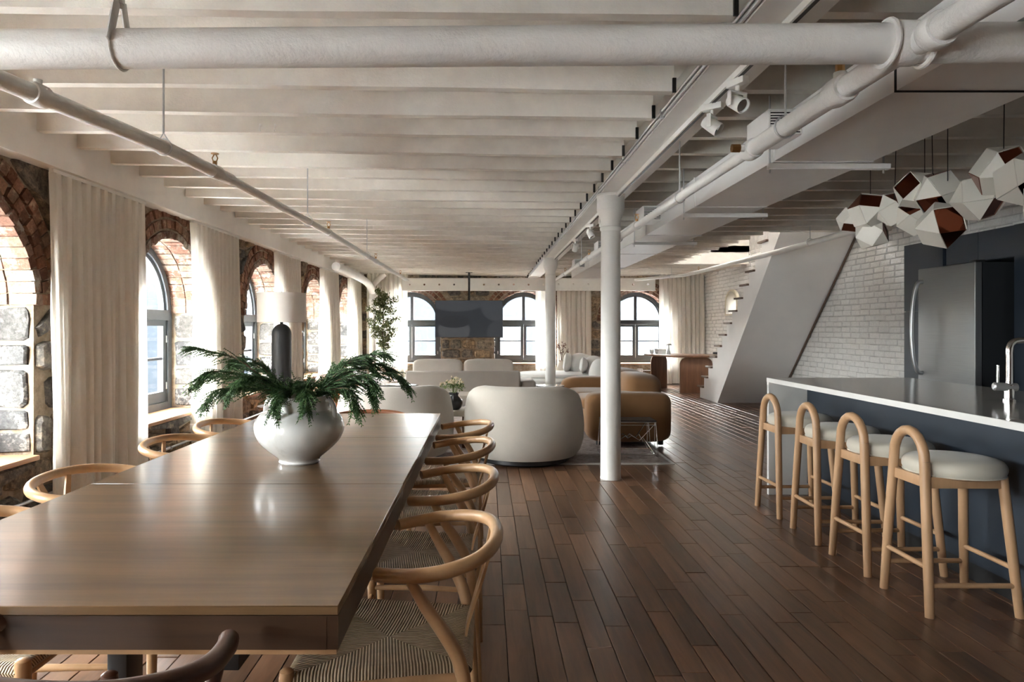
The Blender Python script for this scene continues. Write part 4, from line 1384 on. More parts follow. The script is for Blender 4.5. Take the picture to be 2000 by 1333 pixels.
# ================================================================== wishbone chairs
def make_cord():
    m, nt, b = new_mat('paper_cord', (0.55, 0.43, 0.29), 0.8, 0, 0.2)
    uv = N(nt, 'ShaderNodeUVMap')
    w = N(nt, 'ShaderNodeTexWave', wave_type='BANDS', bands_direction='X', wave_profile='SIN')
    w.inputs['Scale'].default_value = 40.0
    w.inputs['Distortion'].default_value = 0.6
    w.inputs['Detail'].default_value = 2.0
    w.inputs['Detail Scale'].default_value = 2.0
    nt.links.new(uv.outputs[0], w.inputs['Vector'])
    r = ramp(nt, [(0.0, (0.16, 0.11, 0.065)), (0.35, (0.46, 0.35, 0.225)), (1.0, (0.66, 0.54, 0.39))])
    nt.links.new(w.outputs['Fac'], r.inputs[0])
    v = coords(nt)
    mo = ramp(nt, [(0.3, (0.8, 0.8, 0.8)), (0.7, (1.08, 1.08, 1.08))])
    nt.links.new(noise(nt, v, 25, 4), mo.inputs[0])
    nt.links.new(mixc(nt, 1.0, r.outputs[0], mo.outputs[0], 'MULTIPLY'), b.inputs['Base Color'])
    bump(nt, b, w.outputs['Fac'], 0.8, 0.006)
    return m
M_cord = make_cord()

def woven_seat(parent):
    """Cord seat: four triangles meeting in the middle, wrapped over the rails."""
    zc, zt, zb = 0.422, 0.438, 0.405
    fr, bk, xf, xb = 0.245, 0.180, 0.245, -0.185
    cor = [(xf, -fr), (xf, fr), (xb, bk), (xb, -bk)]
    me = bpy.data.meshes.new('seat')
    V, F, UV = [], [], []
    n = 8
    cx, cy = 0.035, 0.0
    for k in range(4):
        a, b = Vector(cor[k]), Vector(cor[(k + 1) % 4])
        L = (b - a).length
        outn = Vector(((b - a).y, -(b - a).x)).normalized()
        # rows from the centre to the rail, then over the edge and under
        prof = [(0.0, zc), (0.35, zc + 0.002), (0.7, zc + 0.008), (0.93, zt), (1.0, zt - 0.004), (1.03, zt - 0.016), (1.0, zb)]
        base = len(V)
        for (t_, z_) in prof:
            for i in range(n + 1):
                p = a + (b - a) * (i / n)
                q = Vector((cx, cy)) + (p - Vector((cx, cy))) * min(t_, 1.0)
                if t_ > 1.0: q = q + outn * 0.010
                sag = 0.004 * math.sin(PI * i / n) * (t_ if t_ < 0.9 else 0)
                V.append((q.x, q.y, z_ - sag))
        for j in range(len(prof) - 1):
            for i in range(n):
                F.append((base + j * (n + 1) + i, base + j * (n + 1) + i + 1, base + (j + 1) * (n + 1) + i + 1, base + (j + 1) * (n + 1) + i))
                for (jj, ii) in ((j, i), (j, i + 1), (j + 1, i + 1), (j + 1, i)):
                    vv = V[base + jj * (n + 1) + ii]
                    al = (Vector((vv[0], vv[1])) - a).dot((b - a) / L)
                    UV.append((al, vv[2] + k))
    me.from_pydata(V, [], F)
    ul = me.uv_layers.new(name='UVMap')
    for l, u in zip(ul.data, UV): l.uv = u
    me.polygons.foreach_set('use_smooth', [True] * len(me.polygons))
    me.set_sharp_from_angle(angle=math.radians(40))
    me.materials.append(M_cord)
    o = bpy.data.objects.new('seat', me)
    COL.objects.link(o)
    o.parent = parent
    return o

def make_chair(label, mat):
    """Front towards +X."""
    t = thing('wishbone_chair', label, 'chair', group='wishbone chairs around the dining table')
    half = [(0.035, 0.205, 0.664), (0.0, 0.224, 0.668), (-0.07, 0.246, 0.676), (-0.14, 0.238, 0.685), (-0.205, 0.192, 0.695), (-0.245, 0.110, 0.703)]
    rail = [(p[0], -p[1], p[2]) for p in half] + [(-0.258, 0, 0.706)] + [p for p in reversed(half)]
    pts = catmull(rail, 5)
    n = len(pts)
    G().tube(pts, [0.0175] * n, 14).build('top_rail', mat, t)
    for s_ in (-1, 1):
        leg = catmull([(-0.045, 0.243 * s_, 0.672), (-0.085, 0.238 * s_, 0.60), (-0.135, 0.222 * s_, 0.52), (-0.168, 0.205 * s_, 0.44), (-0.185, 0.195 * s_, 0.30), (-0.200, 0.188 * s_, 0.0)], 5)
        m_ = len(leg)
        G().tube(leg, [0.012 + 0.006 * min(1, i / (m_ * 0.35)) - 0.004 * max(0, (i / m_ - 0.6) / 0.4) for i in range(m_)], 12).build('back_leg', mat, t)
        G().tube([(0.235, 0.230 * s_, 0.0), (0.240, 0.233 * s_, 0.25), (0.243, 0.236 * s_, 0.43), (0.243, 0.236 * s_, 0.447), (0.243, 0.236 * s_, 0.452)], [0.014, 0.019, 0.019, 0.017, 0.010], 12).build('front_leg', mat, t)
        G().tube([(0.236, 0.231 * s_, 0.20), (0.02, 0.214 * s_, 0.205), (-0.19, 0.194 * s_, 0.20)], [0.009, 0.0115, 0.009], 10).build('stretcher', mat, t)
        G().tube([(0.24, 0.233 * s_, 0.41), (-0.165, 0.196 * s_, 0.41)], 0.013, 10).build('seat_rail', mat, t)
    G().tube([(0.238, -0.228, 0.17), (0.238, 0.228, 0.17)], [0.010, 0.010], 10).build('stretcher', mat, t)
    G().tube([(-0.19, -0.19, 0.17), (-0.19, 0.19, 0.17)], [0.009, 0.009], 10).build('stretcher', mat, t)
    G().tube([(0.24, -0.23, 0.41), (0.24, 0.23, 0.41)], 0.013, 10).build('seat_rail', mat, t)
    G().tube([(-0.172, -0.195, 0.41), (-0.172, 0.195, 0.41)], 0.013, 10).build('seat_rail', mat, t)
    # the thin Y splat
    g = G()
    def strip(rows):
        V, F = [], []
        for (x, y0, y1, z) in rows:
            V += [(x, y0, z), (x, y1, z), (x + 0.007, y1, z + 0.002), (x + 0.007, y0, z + 0.002)]
        for i in range(len(rows) - 1):
            for q in range(4): F.append((i * 4 + q, i * 4 + (q + 1) % 4, i * 4 + 4 + (q + 1) % 4, i * 4 + 4 + q))
        F += [(3, 2, 1, 0), tuple(len(V) - 4 + q for q in range(4))]
        g.add(V, F)
    strip([(-0.172, -0.032, 0.032, 0.405), (-0.185, -0.030, 0.030, 0.47), (-0.200, -0.034, 0.034, 0.52), (-0.212, -0.046, 0.046, 0.56)])
    for s_ in (-1, 1):
        rows = [(-0.212, 0.004, 0.046, 0.558), (-0.226, 0.030, 0.066, 0.61), (-0.238, 0.056, 0.088, 0.66), (-0.245, 0.074, 0.102, 0.695)]
        strip([(x, *(sorted((s_ * a, s_ * b))), z) for x, a, b, z in rows])
    g.build('back_splat', mat, t)
    woven_seat(t)
    return t
ch0 = make_chair('pale oak wishbone chair, nearest on the right side of the table', M_oak)
ch0.location = (-0.228, 1.85, 0)
ch0.rotation_euler.z = PI
def put_chair(x, y, rz, label, mat=None):
    c = copy_tree(ch0)
    c.location = (x, y, 0)
    c.rotation_euler.z = rz
    c['label'] = label
    if mat:
        for k in c.children:
            if k.data.materials[0] == M_oak:
                k.data = k.data.copy()
                k.data.materials[0] = mat
    return c
put_chair(-0.226, 2.55, PI, 'pale oak wishbone chair, second from the camera on the right of the table')
put_chair(-0.228, 3.245, PI, 'pale oak wishbone chair, third from the camera on the right of the table')
put_chair(-0.228, 3.88, PI, 'pale oak wishbone chair, farthest on the right of the table')
put_chair(-1.372, 1.90, 0, 'pale oak wishbone chair at the photo\'s left edge, nearest on that side')
put_chair(-1.372, 2.55, 0, 'pale oak wishbone chair second along the curtain side of the table')
put_chair(-1.372, 3.33, 0, 'pale oak wishbone chair third along the curtain side of the table')
put_chair(-1.372, 3.92, 0, 'pale oak wishbone chair farthest along the curtain side of the table')
put_chair(-0.74, 4.222, -PI / 2, 'reddish wood wishbone chair at the far head of the table', M_redwood)
hc = put_chair(-0.681, 1.247, PI / 2 - 0.25, 'dark wishbone chair at the near head of the table, mostly below the frame', M_darkchair)
hc.scale = (1.05, 1.05, 1.05)

# ================================================================== glazed jar with cedar branches
def make_glaze():
    m, nt, b = new_mat('white_glaze', (0.62, 0.61, 0.59), 0.12, 0, 0.6)
    v = coords(nt)
    r = ramp(nt, [(0.25, (0.46, 0.44, 0.41)), (0.45, (0.60, 0.595, 0.575)), (0.7, (0.66, 0.655, 0.64))])
    nt.links.new(noise(nt, coords(nt, (1, 1, 0.35)), 9, 6, 0.65), r.inputs[0])
    nt.links.new(r.outputs[0], b.inputs['Base Color'])
    b.inputs['Coat Weight'].default_value = 0.4
    b.inputs['Coat Roughness'].default_value = 0.06
    bump(nt, b, noise(nt, v, 30, 4), 0.12, 0.006)
    return m
M_glaze = make_glaze()
VX, VY = -0.726, 2.66
jar = thing('glazed_jar', 'large round white glazed jar standing on the dining table', 'vase', (VX, VY, TZ))
prof = [(0, 0.0), (0.074, 0.0), (0.079, 0.006), (0.078, 0.014), (0.086, 0.024), (0.118, 0.050), (0.150, 0.082), (0.167, 0.115), (0.171, 0.140), (0.166, 0.165), (0.150, 0.187), (0.130, 0.200), (0.121, 0.206)]
pr = catmull([(r_, 0, z_) for r_, z_ in prof[2:]], 4)
G().lathe([(0, 0), (0.074, 0)] + [(p.x, p.z) for p in pr], n=56).build('jar_body', M_glaze, jar)
G().lathe([(0.120, 0.204), (0.118, 0.212), (0.119, 0.245), (0.123, 0.255), (0.123, 0.261), (0.117, 0.262), (0.110, 0.255), (0.109, 0.215), (0.10, 0.20), (0.05, 0.19), (0, 0.19)], n=56).build('jar_neck', M_glaze, jar)
for a in (-PI / 2 - 0.28, PI / 2 - 0.28, -0.28, PI - 0.28):
    d_ = Vector((math.cos(a), math.sin(a), 0))
    G().tube(catmull([d_ * 0.118 + Vector((0, 0, 0.246)), d_ * 0.134 + Vector((0, 0, 0.243)), d_ * 0.146 + Vector((0, 0, 0.225)), d_ * 0.152 + Vector((0, 0, 0.20)), d_ * 0.152 + Vector((0, 0, 0.178))], 4), 0.0115, 12, flat=0.75).build('lug_handle', M_glaze, jar)

def make_leaf(name, dark, light, rough=0.6):
    m, nt, b = new_mat(name, dark, rough, 0, 0.3)
    ge = N(nt, 'ShaderNodeNewGeometry')
    r = ramp(nt, [(0.0, dark), (1.0, light)])
    nt.links.new(ge.outputs['Random Per Island'], r.inputs[0])
    nt.links.new(r.outputs[0], b.inputs['Base Color'])
    return m
M_cedar = make_leaf('cedar_green', (0.020, 0.055, 0.020), (0.075, 0.145, 0.045))
M_twig = paint('twig_bark', (0.10, 0.065, 0.035), 0.85, 0.3, 60, 0.2)
rr = random.Random(5)
bouquet = thing('cedar_branches', 'feathery dark green cedar branches spreading from the white jar', 'plant', (VX, VY, TZ + 0.19))
def cedar(az, reach, lift, droop, seed):
    r2 = random.Random(seed)
    reach *= 1.0
    d_ = Vector((math.cos(az), math.sin(az), 0))
    start = d_ * 0.05
    pts = catmull([start + Vector((0, 0, 0.0)), d_ * 0.09 + Vector((0, 0, 0.085)), d_ * reach * 0.55 + Vector((0, 0, 0.085 + lift * 0.75)), d_ * reach * 0.85 + Vector((0, 0, 0.085 + lift)), d_ * reach + Vector((0, 0, 0.085 + lift - droop))], 6)
    n = len(pts)
    br = G().tube(pts, [0.0045 - 0.0035 * i / (n - 1) for i in range(n)], 6).build('branch', M_twig, bouquet)
    g = G()
    def needle(p, d, L, w, up):
        s_ = d.cross(up)
        if s_.length < 1e-4: return
        s_.normalize()
        e = p + d * L
        m_ = p + d * L * 0.45
        g.add([p, m_ + s_ * w, e, m_ - s_ * w], [(0, 1, 2, 3)])
    for i in range(5, n):
        p = pts[i]
        T = (pts[min(i + 1, n - 1)] - pts[i - 1]).normalized()
        side = T.cross(Vector((0, 0, 1))).normalized()
        upv = side.cross(T).normalized()
        taper = 1 - 0.55 * (i / (n - 1))
        for k in range(4):
            s_ = r2.choice((-1, 1))
            ang = r2.uniform(0.25, 0.75)
            sd = (T * math.cos(ang) + side * s_ * math.sin(ang) * r2.uniform(0.5, 1) + upv * r2.uniform(-0.40, 0.30)).normalized()
            Ls = r2.uniform(0.06, 0.15) * taper
            base = p - T * r2.uniform(0, 0.02)
            steps = 9
            prev = base
            for q in range(steps):
                f = (q + 1) / steps
                cur = base + sd * Ls * f + Vector((0, 0, -0.016 * f * f))
                dd = (cur - prev).normalized()
                nn = dd.cross(Vector((r2.uniform(-.3, .3), r2.uniform(-.3, .3), 1))).normalized()
                needle(prev, dd, (cur - prev).length * 1.25, 0.0022, nn)
                for w_ in (-1, 1):
                    nd = (dd * 0.8 + nn * w_ * r2.uniform(0.45, 0.8) + Vector((0, 0, r2.uniform(-.2, .15)))).normalized()
                    needle(cur, nd, r2.uniform(0.012, 0.026) * (1.15 - 0.6 * f), 0.0021, dd.cross(nn))
                prev = cur
    tag(g.build('foliage', M_cedar, br, smooth=False), kind='stuff')
specs = [(PI + 0.15, 0.40, 0.16, -0.015), (PI - 0.05, 0.42, 0.06, 0.035), (PI + 0.45, 0.34, 0.02, 0.05), (PI - 0.5, 0.34, 0.10, 0.0), (PI + 0.8, 0.26, 0.07, 0.03), (PI - 0.25, 0.30, 0.13, 0.02),
         (PI + 0.3, 0.36, 0.085, 0.02), (PI + 0.02, 0.28, 0.03, 0.04),
         (0.1, 0.42, 0.07, 0.05), (-0.2, 0.36, 0.15, 0.0), (0.35, 0.36, 0.10, 0.02), (-0.55, 0.30, 0.02, 0.07), (0.7, 0.30, 0.12, 0.0), (-0.05, 0.30, 0.03, 0.06), (-0.3, 0.33, 0.07, 0.04), (0.2, 0.28, 0.12, 0.02),
         (-1.2, 0.22, 0.02, 0.06), (1.3, 0.24, 0.02, 0.04), (-1.75, 0.20, 0.01, 0.05), (1.9, 0.24, 0.02, 0.04)]
for i, (a, b, c, d) in enumerate(specs): cedar(a, b, c, d, 100 + i)
# ================================================================== living area
M_boucle = fabric('oatmeal_boucle', (0.47, 0.435, 0.385), 0.95, 150, 0.5)
M_whiteb = fabric('white_boucle', (0.72, 0.71, 0.69), 0.95, 150, 0.5)
M_greige = fabric('greige_linen', (0.40, 0.36, 0.32), 0.95, 260, 0.3)
M_greigel = fabric('pale_linen', (0.52, 0.48, 0.43), 0.95, 260, 0.3)
M_tan = fabric('tan_velvet', (0.225, 0.115, 0.050), 0.8, 200, 0.15)
M_cognac = fabric('cognac_leather', (0.36, 0.12, 0.035), 0.45, 60, 0.08)
M_marble = paint('dark_marble', (0.05, 0.052, 0.055), 0.12, 0.0, 30, 0.4)
M_travert = paint('travertine', (0.60, 0.54, 0.46), 0.35, 0.1, 25, 0.12)

def make_rug():
    m, nt, b = new_mat('rug_pile', (0.3, 0.25, 0.23), 0.95, 0, 0.1)
    v = coords(nt)
    r = ramp(nt, [(0.3, (0.13, 0.10, 0.095)), (0.5, (0.32, 0.265, 0.245)), (0.68, (0.42, 0.37, 0.345))])
    nt.links.new(noise(nt, v, 14, 7, 0.75, 0.8), r.inputs[0])
    nt.links.new(r.outputs[0], b.inputs['Base Color'])
    bump(nt, b, noise(nt, v, 180, 3), 0.4, 0.004)
    return m
M_rug = make_rug()
t = thing('area_rug', 'faded grey-rose patterned rug under the seating group', 'rug', (-0.1, 8.4, 0.002))
G().box(-1.75, 1.80, -2.12, 2.2, 0.0, 0.010).build('pile', M_rug, t, smooth=False)
g = G()
for (x0, x1, y0, y1) in ((-1.75, 1.80, -2.15, -2.12), (-1.75, 1.80, 2.2, 2.23), (1.80, 1.83, -2.15, 2.23), (-1.78, -1.75, -2.15, 2.23)):
    g.box(x0, x1, y0, y1, 0.0, 0.008)
g.build('binding', M_greige, t, smooth=False)

def tub_chair(name, label, loc, rz, R, H, mat, seatmat, group=None, plinth=True, thick=0.17, open_=1.15):
    """Barrel armchair, its open side towards +Y in local space."""
    t = thing(name, label, 'armchair', loc, rz, group)
    n = 44
    a0, a1 = PI / 2 + open_ / 2, PI / 2 + 2 * PI - open_ / 2
    prof = [(R * 0.86, 0.055), (R * 0.93, 0.10), (R * 0.985, 0.22), (R, 0.36), (R * 0.985, 0.50), (R * 0.95, 0.62)]
    V, F = [], []
    rows = None
    for i in range(n + 1):
        a = a0 + (a1 - a0) * i / n
        back = 0.5 - 0.5 * math.cos(2 * PI * i / n)           # 1 at the back
        h = H * (0.80 + 0.20 * min(1, back * 1.35))
        th = thick * (0.85 + 0.15 * back)
        if i in (0, n): e = 0.55
        elif i in (1, n - 1): e = 0.85
        else: e = 1.0
        ro = [(R * 0.86, 0.055), (R * 0.94, 0.11), (R * 0.985, h * 0.32), (R, h * 0.52), (R * 0.98, h * 0.72), (R * 0.945, h * 0.88), (R * 0.91, h * 0.955), (R * 0.86, h * 0.993), (R - th * 0.75, h), (R - th * 1.0, h * 0.975), (R - th * 1.12, h * 0.90), (R - th * 1.1, h * 0.7), (R - th * 1.05, 0.34), (R - th, 0.10), (R - th * 0.9, 0.055)]
        cr = sum(q[0] for q in ro) / len(ro)
        cz = sum(q[1] for q in ro) / len(ro)
        for r_, z_ in ro:
            r2, z2 = cr + (r_ - cr) * e, cz + (z_ - cz) * (0.5 + 0.5 * e)
            V.append((r2 * math.cos(a), r2 * math.sin(a) , z2))
        rows = len(ro)
    for i in range(n):
        for q in range(rows):
            F.append((i * rows + q, i * rows + (q + 1) % rows, (i + 1) * rows + (q + 1) % rows, (i + 1) * rows + q))
    F += [tuple(range(rows))[::-1], tuple(n * rows + q for q in range(rows))]
    G().add(V, F).build('shell', mat, t)
    G().sell((0, 0.04, 0.33), (R - thick * 0.9, R - thick * 0.85, 0.115), 0.4, 0.8, 40, 14).build('seat_cushion', seatmat, t)
    G().lathe([(0, 0.06), (R * 0.82, 0.06), (R * 0.84, 0.10), (R * 0.84, 0.24), (0, 0.24)], n=36).build('seat_base', mat, t)
    G().lathe([(0, 0.0), (R * 0.74, 0.0), (R * 0.76, 0.01), (R * 0.76, 0.058), (0, 0.06)], n=36).build('plinth', M_black, t)
    return t
GA = 'round oatmeal armchairs facing the sofa'
tub_chair('round_armchair', 'round oatmeal armchair seen from behind, left of the near column', (0.36, 6.52, 0.014), -0.12, 0.575, 0.715, M_boucle, M_boucle, GA)
tub_chair('round_armchair', 'round oatmeal armchair partly hidden behind the dining table', (-0.87, 6.55, 0.014), 0.1, 0.565, 0.715, M_boucle, M_boucle, GA)
tub_chair('leather_armchair', 'low cognac leather armchair behind the cedar branches', (-1.66, 8.05, 0.014), -1.2, 0.37, 0.69, M_cognac, M_cognac)

# grey sofa, back to the camera
t = thing('linen_sofa', 'greige linen sofa with its back to the camera, two loose cushions', 'sofa', (-0.345, 10.5, 0.013))
G().box(-0.86, 0.86, -0.30, -0.12, 0.07, 0.59).build('backrest', M_greige, t, bevel=0.03, seg=3)
G().box(-0.88, 0.88, -0.13, 0.60, 0.07, 0.32).build('seat_base', M_greige, t, bevel=0.03, seg=3)
for s_ in (-1, 1):
    G().box(*(sorted((s_ * 0.885, s_ * 1.10))), -0.22, 0.58, 0.07, 0.44).build('armrest', M_greige, t, bevel=0.04, seg=3)
    G().sell((s_ * 0.42, 0.24, 0.38), (0.42, 0.36, 0.085), 0.35, 0.3, 32, 12).build('seat_cushion', M_greigel, t)
    G().sell((s_ * 0.385, -0.10, 0.60), (0.378, 0.12, 0.165), 0.38, 0.24, 36, 16, M=Matrix.Rotation(-0.12, 3, 'X')).build('back_cushion', M_greigel, t)
for a in (-0.8, 0.8):
    for b in (-0.2, 0.5):
        G().cyl((a, b, 0), (a, b, 0.08), 0.02, 10).build('leg', M_black, t)

# curved white sectional with round backs
t = thing('curved_sofa', 'white boucle curved sofa with rounded backs beside the farther column', 'sofa', (1.48, 12.0, 0))
G().sell((-0.15, 0.10, 0.235), (0.82, 0.62, 0.175), 0.35, 0.75, 48, 14).build('seat_base', M_whiteb, t)
G().sell((-0.42, -0.42, 0.225), (0.50, 0.34, 0.165), 0.35, 0.8, 44, 14).build('chaise_base', M_whiteb, t)
G().sell((-0.18, 0.12, 0.425), (0.78, 0.58, 0.045), 0.5, 0.75, 44, 10).build('seat_cushion', M_whiteb, t)
for (x, y, r_, z_) in ((0.28, 0.42, 0.25, 0.56), (0.46, 0.0, 0.24, 0.53), (0.50, -0.40, 0.22, 0.50)):
    G().sell((x, y, z_), (r_, r_ * 0.95, 0.22), 0.75, 0.85, 32, 18, M=Matrix.Rotation(0.35, 3, 'Y')).build('back_lobe', M_whiteb, t)
for a, b in ((-0.6, 0.3), (0.4, 0.4), (0.4, -0.3), (-0.6, -0.5)):
    G().cyl((a, b, 0), (a, b, 0.10), 0.025, 10).build('leg', M_black, t)
def pillow(label, loc, rot, size=(0.20, 0.075, 0.17)):
    t = thing('throw_pillow', label, 'pillow', loc, group='white pillows on the curved sofa')
    t.rotation_euler = rot
    def pinch(p):
        f = max(abs(p.x) / size[0], abs(p.z) / size[2])
        p.y *= max(0.12, 1 - f ** 2.2 * 0.85)
        return p
    G().sell((0, 0, 0), size, 0.45, 0.45, 32, 18, fn=pinch).build('cushion', M_whiteb, t)
    pts = [(size[0] * math.copysign(abs(math.cos(a)) ** 0.45, math.cos(a)), 0, size[2] * math.copysign(abs(math.sin(a)) ** 0.45, math.sin(a))) for a in [2 * PI * k / 40 for k in range(40)]]
    G().tube(pts, 0.004, 6, closed=True).build('piping', M_whiteb, t)
pillow('white pillow farther along the curved sofa', (1.48, 12.32, 0.62), (0.1, 0.15, 1.2))
pillow('white pillow nearer on the curved sofa, in front of a rounded back', (1.69, 11.80, 0.60), (0.1, 0.2, 1.3), (0.17, 0.07, 0.14))

# tan velvet sofa, seen from its near arm, facing left
t = thing('velvet_sofa', 'tan velvet sofa with bulging arms behind the near column', 'sofa', (1.08, 7.15, 0.013))
G().sell((0.45, 0.95, 0.23), (0.45, 0.92, 0.18), 0.3, 0.35, 44, 14).build('seat_base', M_tan, t)
for k in (0, 1):
    G().sell((0.27, 0.60 + 0.72 * k, 0.41), (0.33, 0.37, 0.075), 0.45, 0.4, 36, 12).build('seat_cushion', M_tan, t)
    G().sell((0.62, 0.55 + 0.78 * k, 0.48), (0.215, 0.41, 0.262), 0.5, 0.5, 36, 18, M=Matrix.Rotation(0.06, 3, 'Y')).build('back_cushion', M_tan, t)
G().sell((0.43, 0.14, 0.30), (0.45, 0.17, 0.262), 0.32, 0.42, 44, 18).build('armrest', M_tan, t)
G().sell((0.40, 1.78, 0.325), (0.50, 0.17, 0.285), 0.35, 0.42, 44, 18).build('armrest', M_tan, t)
for a in (0.12, 0.78):
    for b in (0.12, 1.75):
        G().cyl((a, b, 0.0), (a, b, 0.08), 0.03, 10).build('leg', M_black, t)

# wire side table
t = thing('wire_side_table', 'low side table on chrome wire struts beside the tan sofa', 'side table', (1.38, 6.66, 0.013))
hw, hd, H = 0.265, 0.15, 0.345
g = G().box(-hw + 0.012, hw - 0.012, -hd + 0.012, hd - 0.012, H, H + 0.010)
g.build('table_top', M_black, t, bevel=0.002, seg=1)
def wire(name, pts, r=0.0042): G().tube(pts, r, 8).build(name, M_chrome, t)
for s_ in (-1, 1):
    for q in (-1, 1):
        wire('leg', [(s_ * hw, q * hd, 0.005), (s_ * (hw - 0.025), q * hd, H)], 0.005)
        wire('leg', [(s_ * (hw - 0.035), q * hd, 0.005), (s_ * (hw - 0.035), q * hd, H)], 0.004)
        wire('zigzag_strut', [(s_ * (hw - 0.03), q * hd, H - 0.02), (s_ * 0.10, q * hd * 0.6, 0.16), (0.03 * s_, q * hd * 0.4, 0.20), (-0.0, q * hd * 0.2, 0.17)])
        wire('zigzag_strut', [(s_ * (hw - 0.03), q * hd, 0.03), (s_ * 0.13, q * hd * 0.5, 0.19)])
    wire('side_rail', [(s_ * hw, -hd, 0.006), (s_ * hw, hd, 0.006)], 0.005)
    wire('side_rail', [(s_ * (hw - 0.025), -hd, H - 0.004), (s_ * (hw - 0.025), hd, H - 0.004)], 0.005)
for q in (-1, 1):
    wire('long_rail', [(-hw, q * hd, 0.035), (hw, q * hd, 0.035)], 0.006)
    wire('long_rail', [(-hw + 0.02, q * hd, H - 0.004), (hw - 0.02, q * hd, H - 0.004)], 0.005)
    wire('long_rail', [(-hw + 0.02, q * hd, H - 0.03), (hw - 0.02, q * hd, H - 0.03)], 0.004)

# round pedestal tables
def pedestal(label, loc, R, H, zoff=0.014):
    t = thing('pedestal_table', label, 'side table', (loc[0], loc[1], zoff), group='dark round pedestal tables')
    G().lathe([(0, H - 0.016), (R * 0.93, H - 0.016), (R, H - 0.006), (R, H - 0.002), (R * 0.99, H), (0, H)], n=48).build('table_top', M_marble, t)
    G().lathe([(0, 0), (R * 0.62, 0), (R * 0.62, 0.012), (R * 0.25, 0.035), (0.050, 0.08), (0.045, H * 0.5), (0.055, H - 0.10), (0.085, H - 0.03), (0.09, H - 0.016), (0, H - 0.016)], n=36).build('pedestal', M_marble, t)
pedestal('dark round pedestal table left of the greige sofa', (-1.11, 8.55), 0.265, 0.525)
pedestal('dark round pedestal table in front of the farther column', (0.80, 8.50), 0.18, 0.525)

# coffee tables
t = thing('coffee_table', 'small travertine topped coffee table carrying the black vase', 'coffee table', (-0.32, 7.20, 0.014))
G().box(-0.20, 0.24, -0.20, 0.20, 0.33, 0.385).build('table_top', M_travert, t, bevel=0.006)
for a in (-0.12, 0.10):
    G().box(a - 0.025, a + 0.06, -0.16, 0.16, 0.0, 0.33).build('slab_leg', M_walnut, t, bevel=0.004)
t = thing('coffee_table', 'wide pale topped coffee table behind the black vase', 'coffee table', (-0.33, 8.62, 0.014))
G().box(-0.27, 0.30, -0.25, 0.25, 0.37, 0.41).build('table_top', M_travert, t, bevel=0.006)
for a in (-0.2, 0.2):
    G().box(a - 0.04, a + 0.04, -0.2, 0.2, 0.0, 0.37).build('slab_leg', M_walnut, t, bevel=0.004)
# black vase with small flowers
vb = thing('black_vase', 'dark round ceramic vase on the travertine coffee table', 'vase', (-0.335, 7.16, 0.399))
pr = catmull([(0.055, 0, 0), (0.082, 0, 0.03), (0.092, 0, 0.075), (0.078, 0, 0.115), (0.048, 0, 0.145), (0.050, 0, 0.165), (0.058, 0, 0.178)], 4)
G().lathe([(0, 0)] + [(p.x, p.z) for p in pr] + [(0.052, 0.176), (0.042, 0.150), (0, 0.14)], n=36).build('vase_body', new_mat('black_glaze', (0.03, 0.03, 0.032), 0.22)[0], vb)
G().tube([(0.0, -0.05, 0.170), (0.0, -0.075, 0.15), (0.0, -0.088, 0.10)], 0.007, 8).build('vase_handle', MATS['black_glaze'], vb)
M_sage = make_leaf('sage_leaf', (0.06, 0.10, 0.03), (0.20, 0.24, 0.09))
M_bud = make_leaf('cream_bud', (0.50, 0.40, 0.26), (0.72, 0.62, 0.44))
def leaf_blob(g, rr, c, n, rad, L, w):
    for _ in range(n):
        d = Vector((rr.gauss(0, 1), rr.gauss(0, 1), rr.gauss(0, 1))).normalized()
        p = Vector(c) + Vector((d.x * rad[0], d.y * rad[1], d.z * rad[2])) * rr.uniform(0.3, 1)
        e = Vector((rr.gauss(0, 1), rr.gauss(0, 1), rr.gauss(0.3, 1))).normalized()
        s_ = e.cross(Vector((rr.gauss(0, 1), rr.gauss(0, 1), rr.gauss(0, 1)))).normalized()
        l, w_ = L * rr.uniform(0.7, 1.2), w * rr.uniform(0.7, 1.2)
        up = e.cross(s_) * w_ * 0.4
        g.add([p, p + e * l * 0.5 + s_ * w_, p + e * l, p + e * l * 0.5 - s_ * w_, p + e * l * 0.5 + up], [(0, 1, 4), (1, 2, 4), (2, 3, 4), (3, 0, 4)])
fl = thing('flower_bouquet', 'small bouquet of cream buds and sage leaves in the black vase', 'flowers', (-0.335, 7.16, 0.545))
rr = random.Random(9)
for k in range(9):
    a = 2 * PI * k / 9 + rr.uniform(-0.3, 0.3)
    r_ = rr.uniform(0.03, 0.15)
    top = Vector((math.cos(a) * r_, math.sin(a) * r_, rr.uniform(0.09, 0.17)))
    s_ = G().tube([(0, 0, -0.02), (top.x * 0.4, top.y * 0.4, top.z * 0.55), tuple(top)], 0.0025, 5).build('stem', M_sage, fl)
    g = G(); leaf_blob(g, rr, top - Vector((0, 0, 0.02)), 26, (0.04, 0.04, 0.035), 0.035, 0.009)
    tag(g.build('leaves', M_sage, s_, smooth=False), kind='stuff')
    g = G()
    for q in range(7):
        c = top + Vector((rr.uniform(-.035, .035), rr.uniform(-.035, .035), rr.uniform(-0.005, .035)))
        g.sell(c, (0.008, 0.008, 0.010), 1, 1, 6, 5)
    tag(g.build('buds', M_bud, s_), kind='stuff')

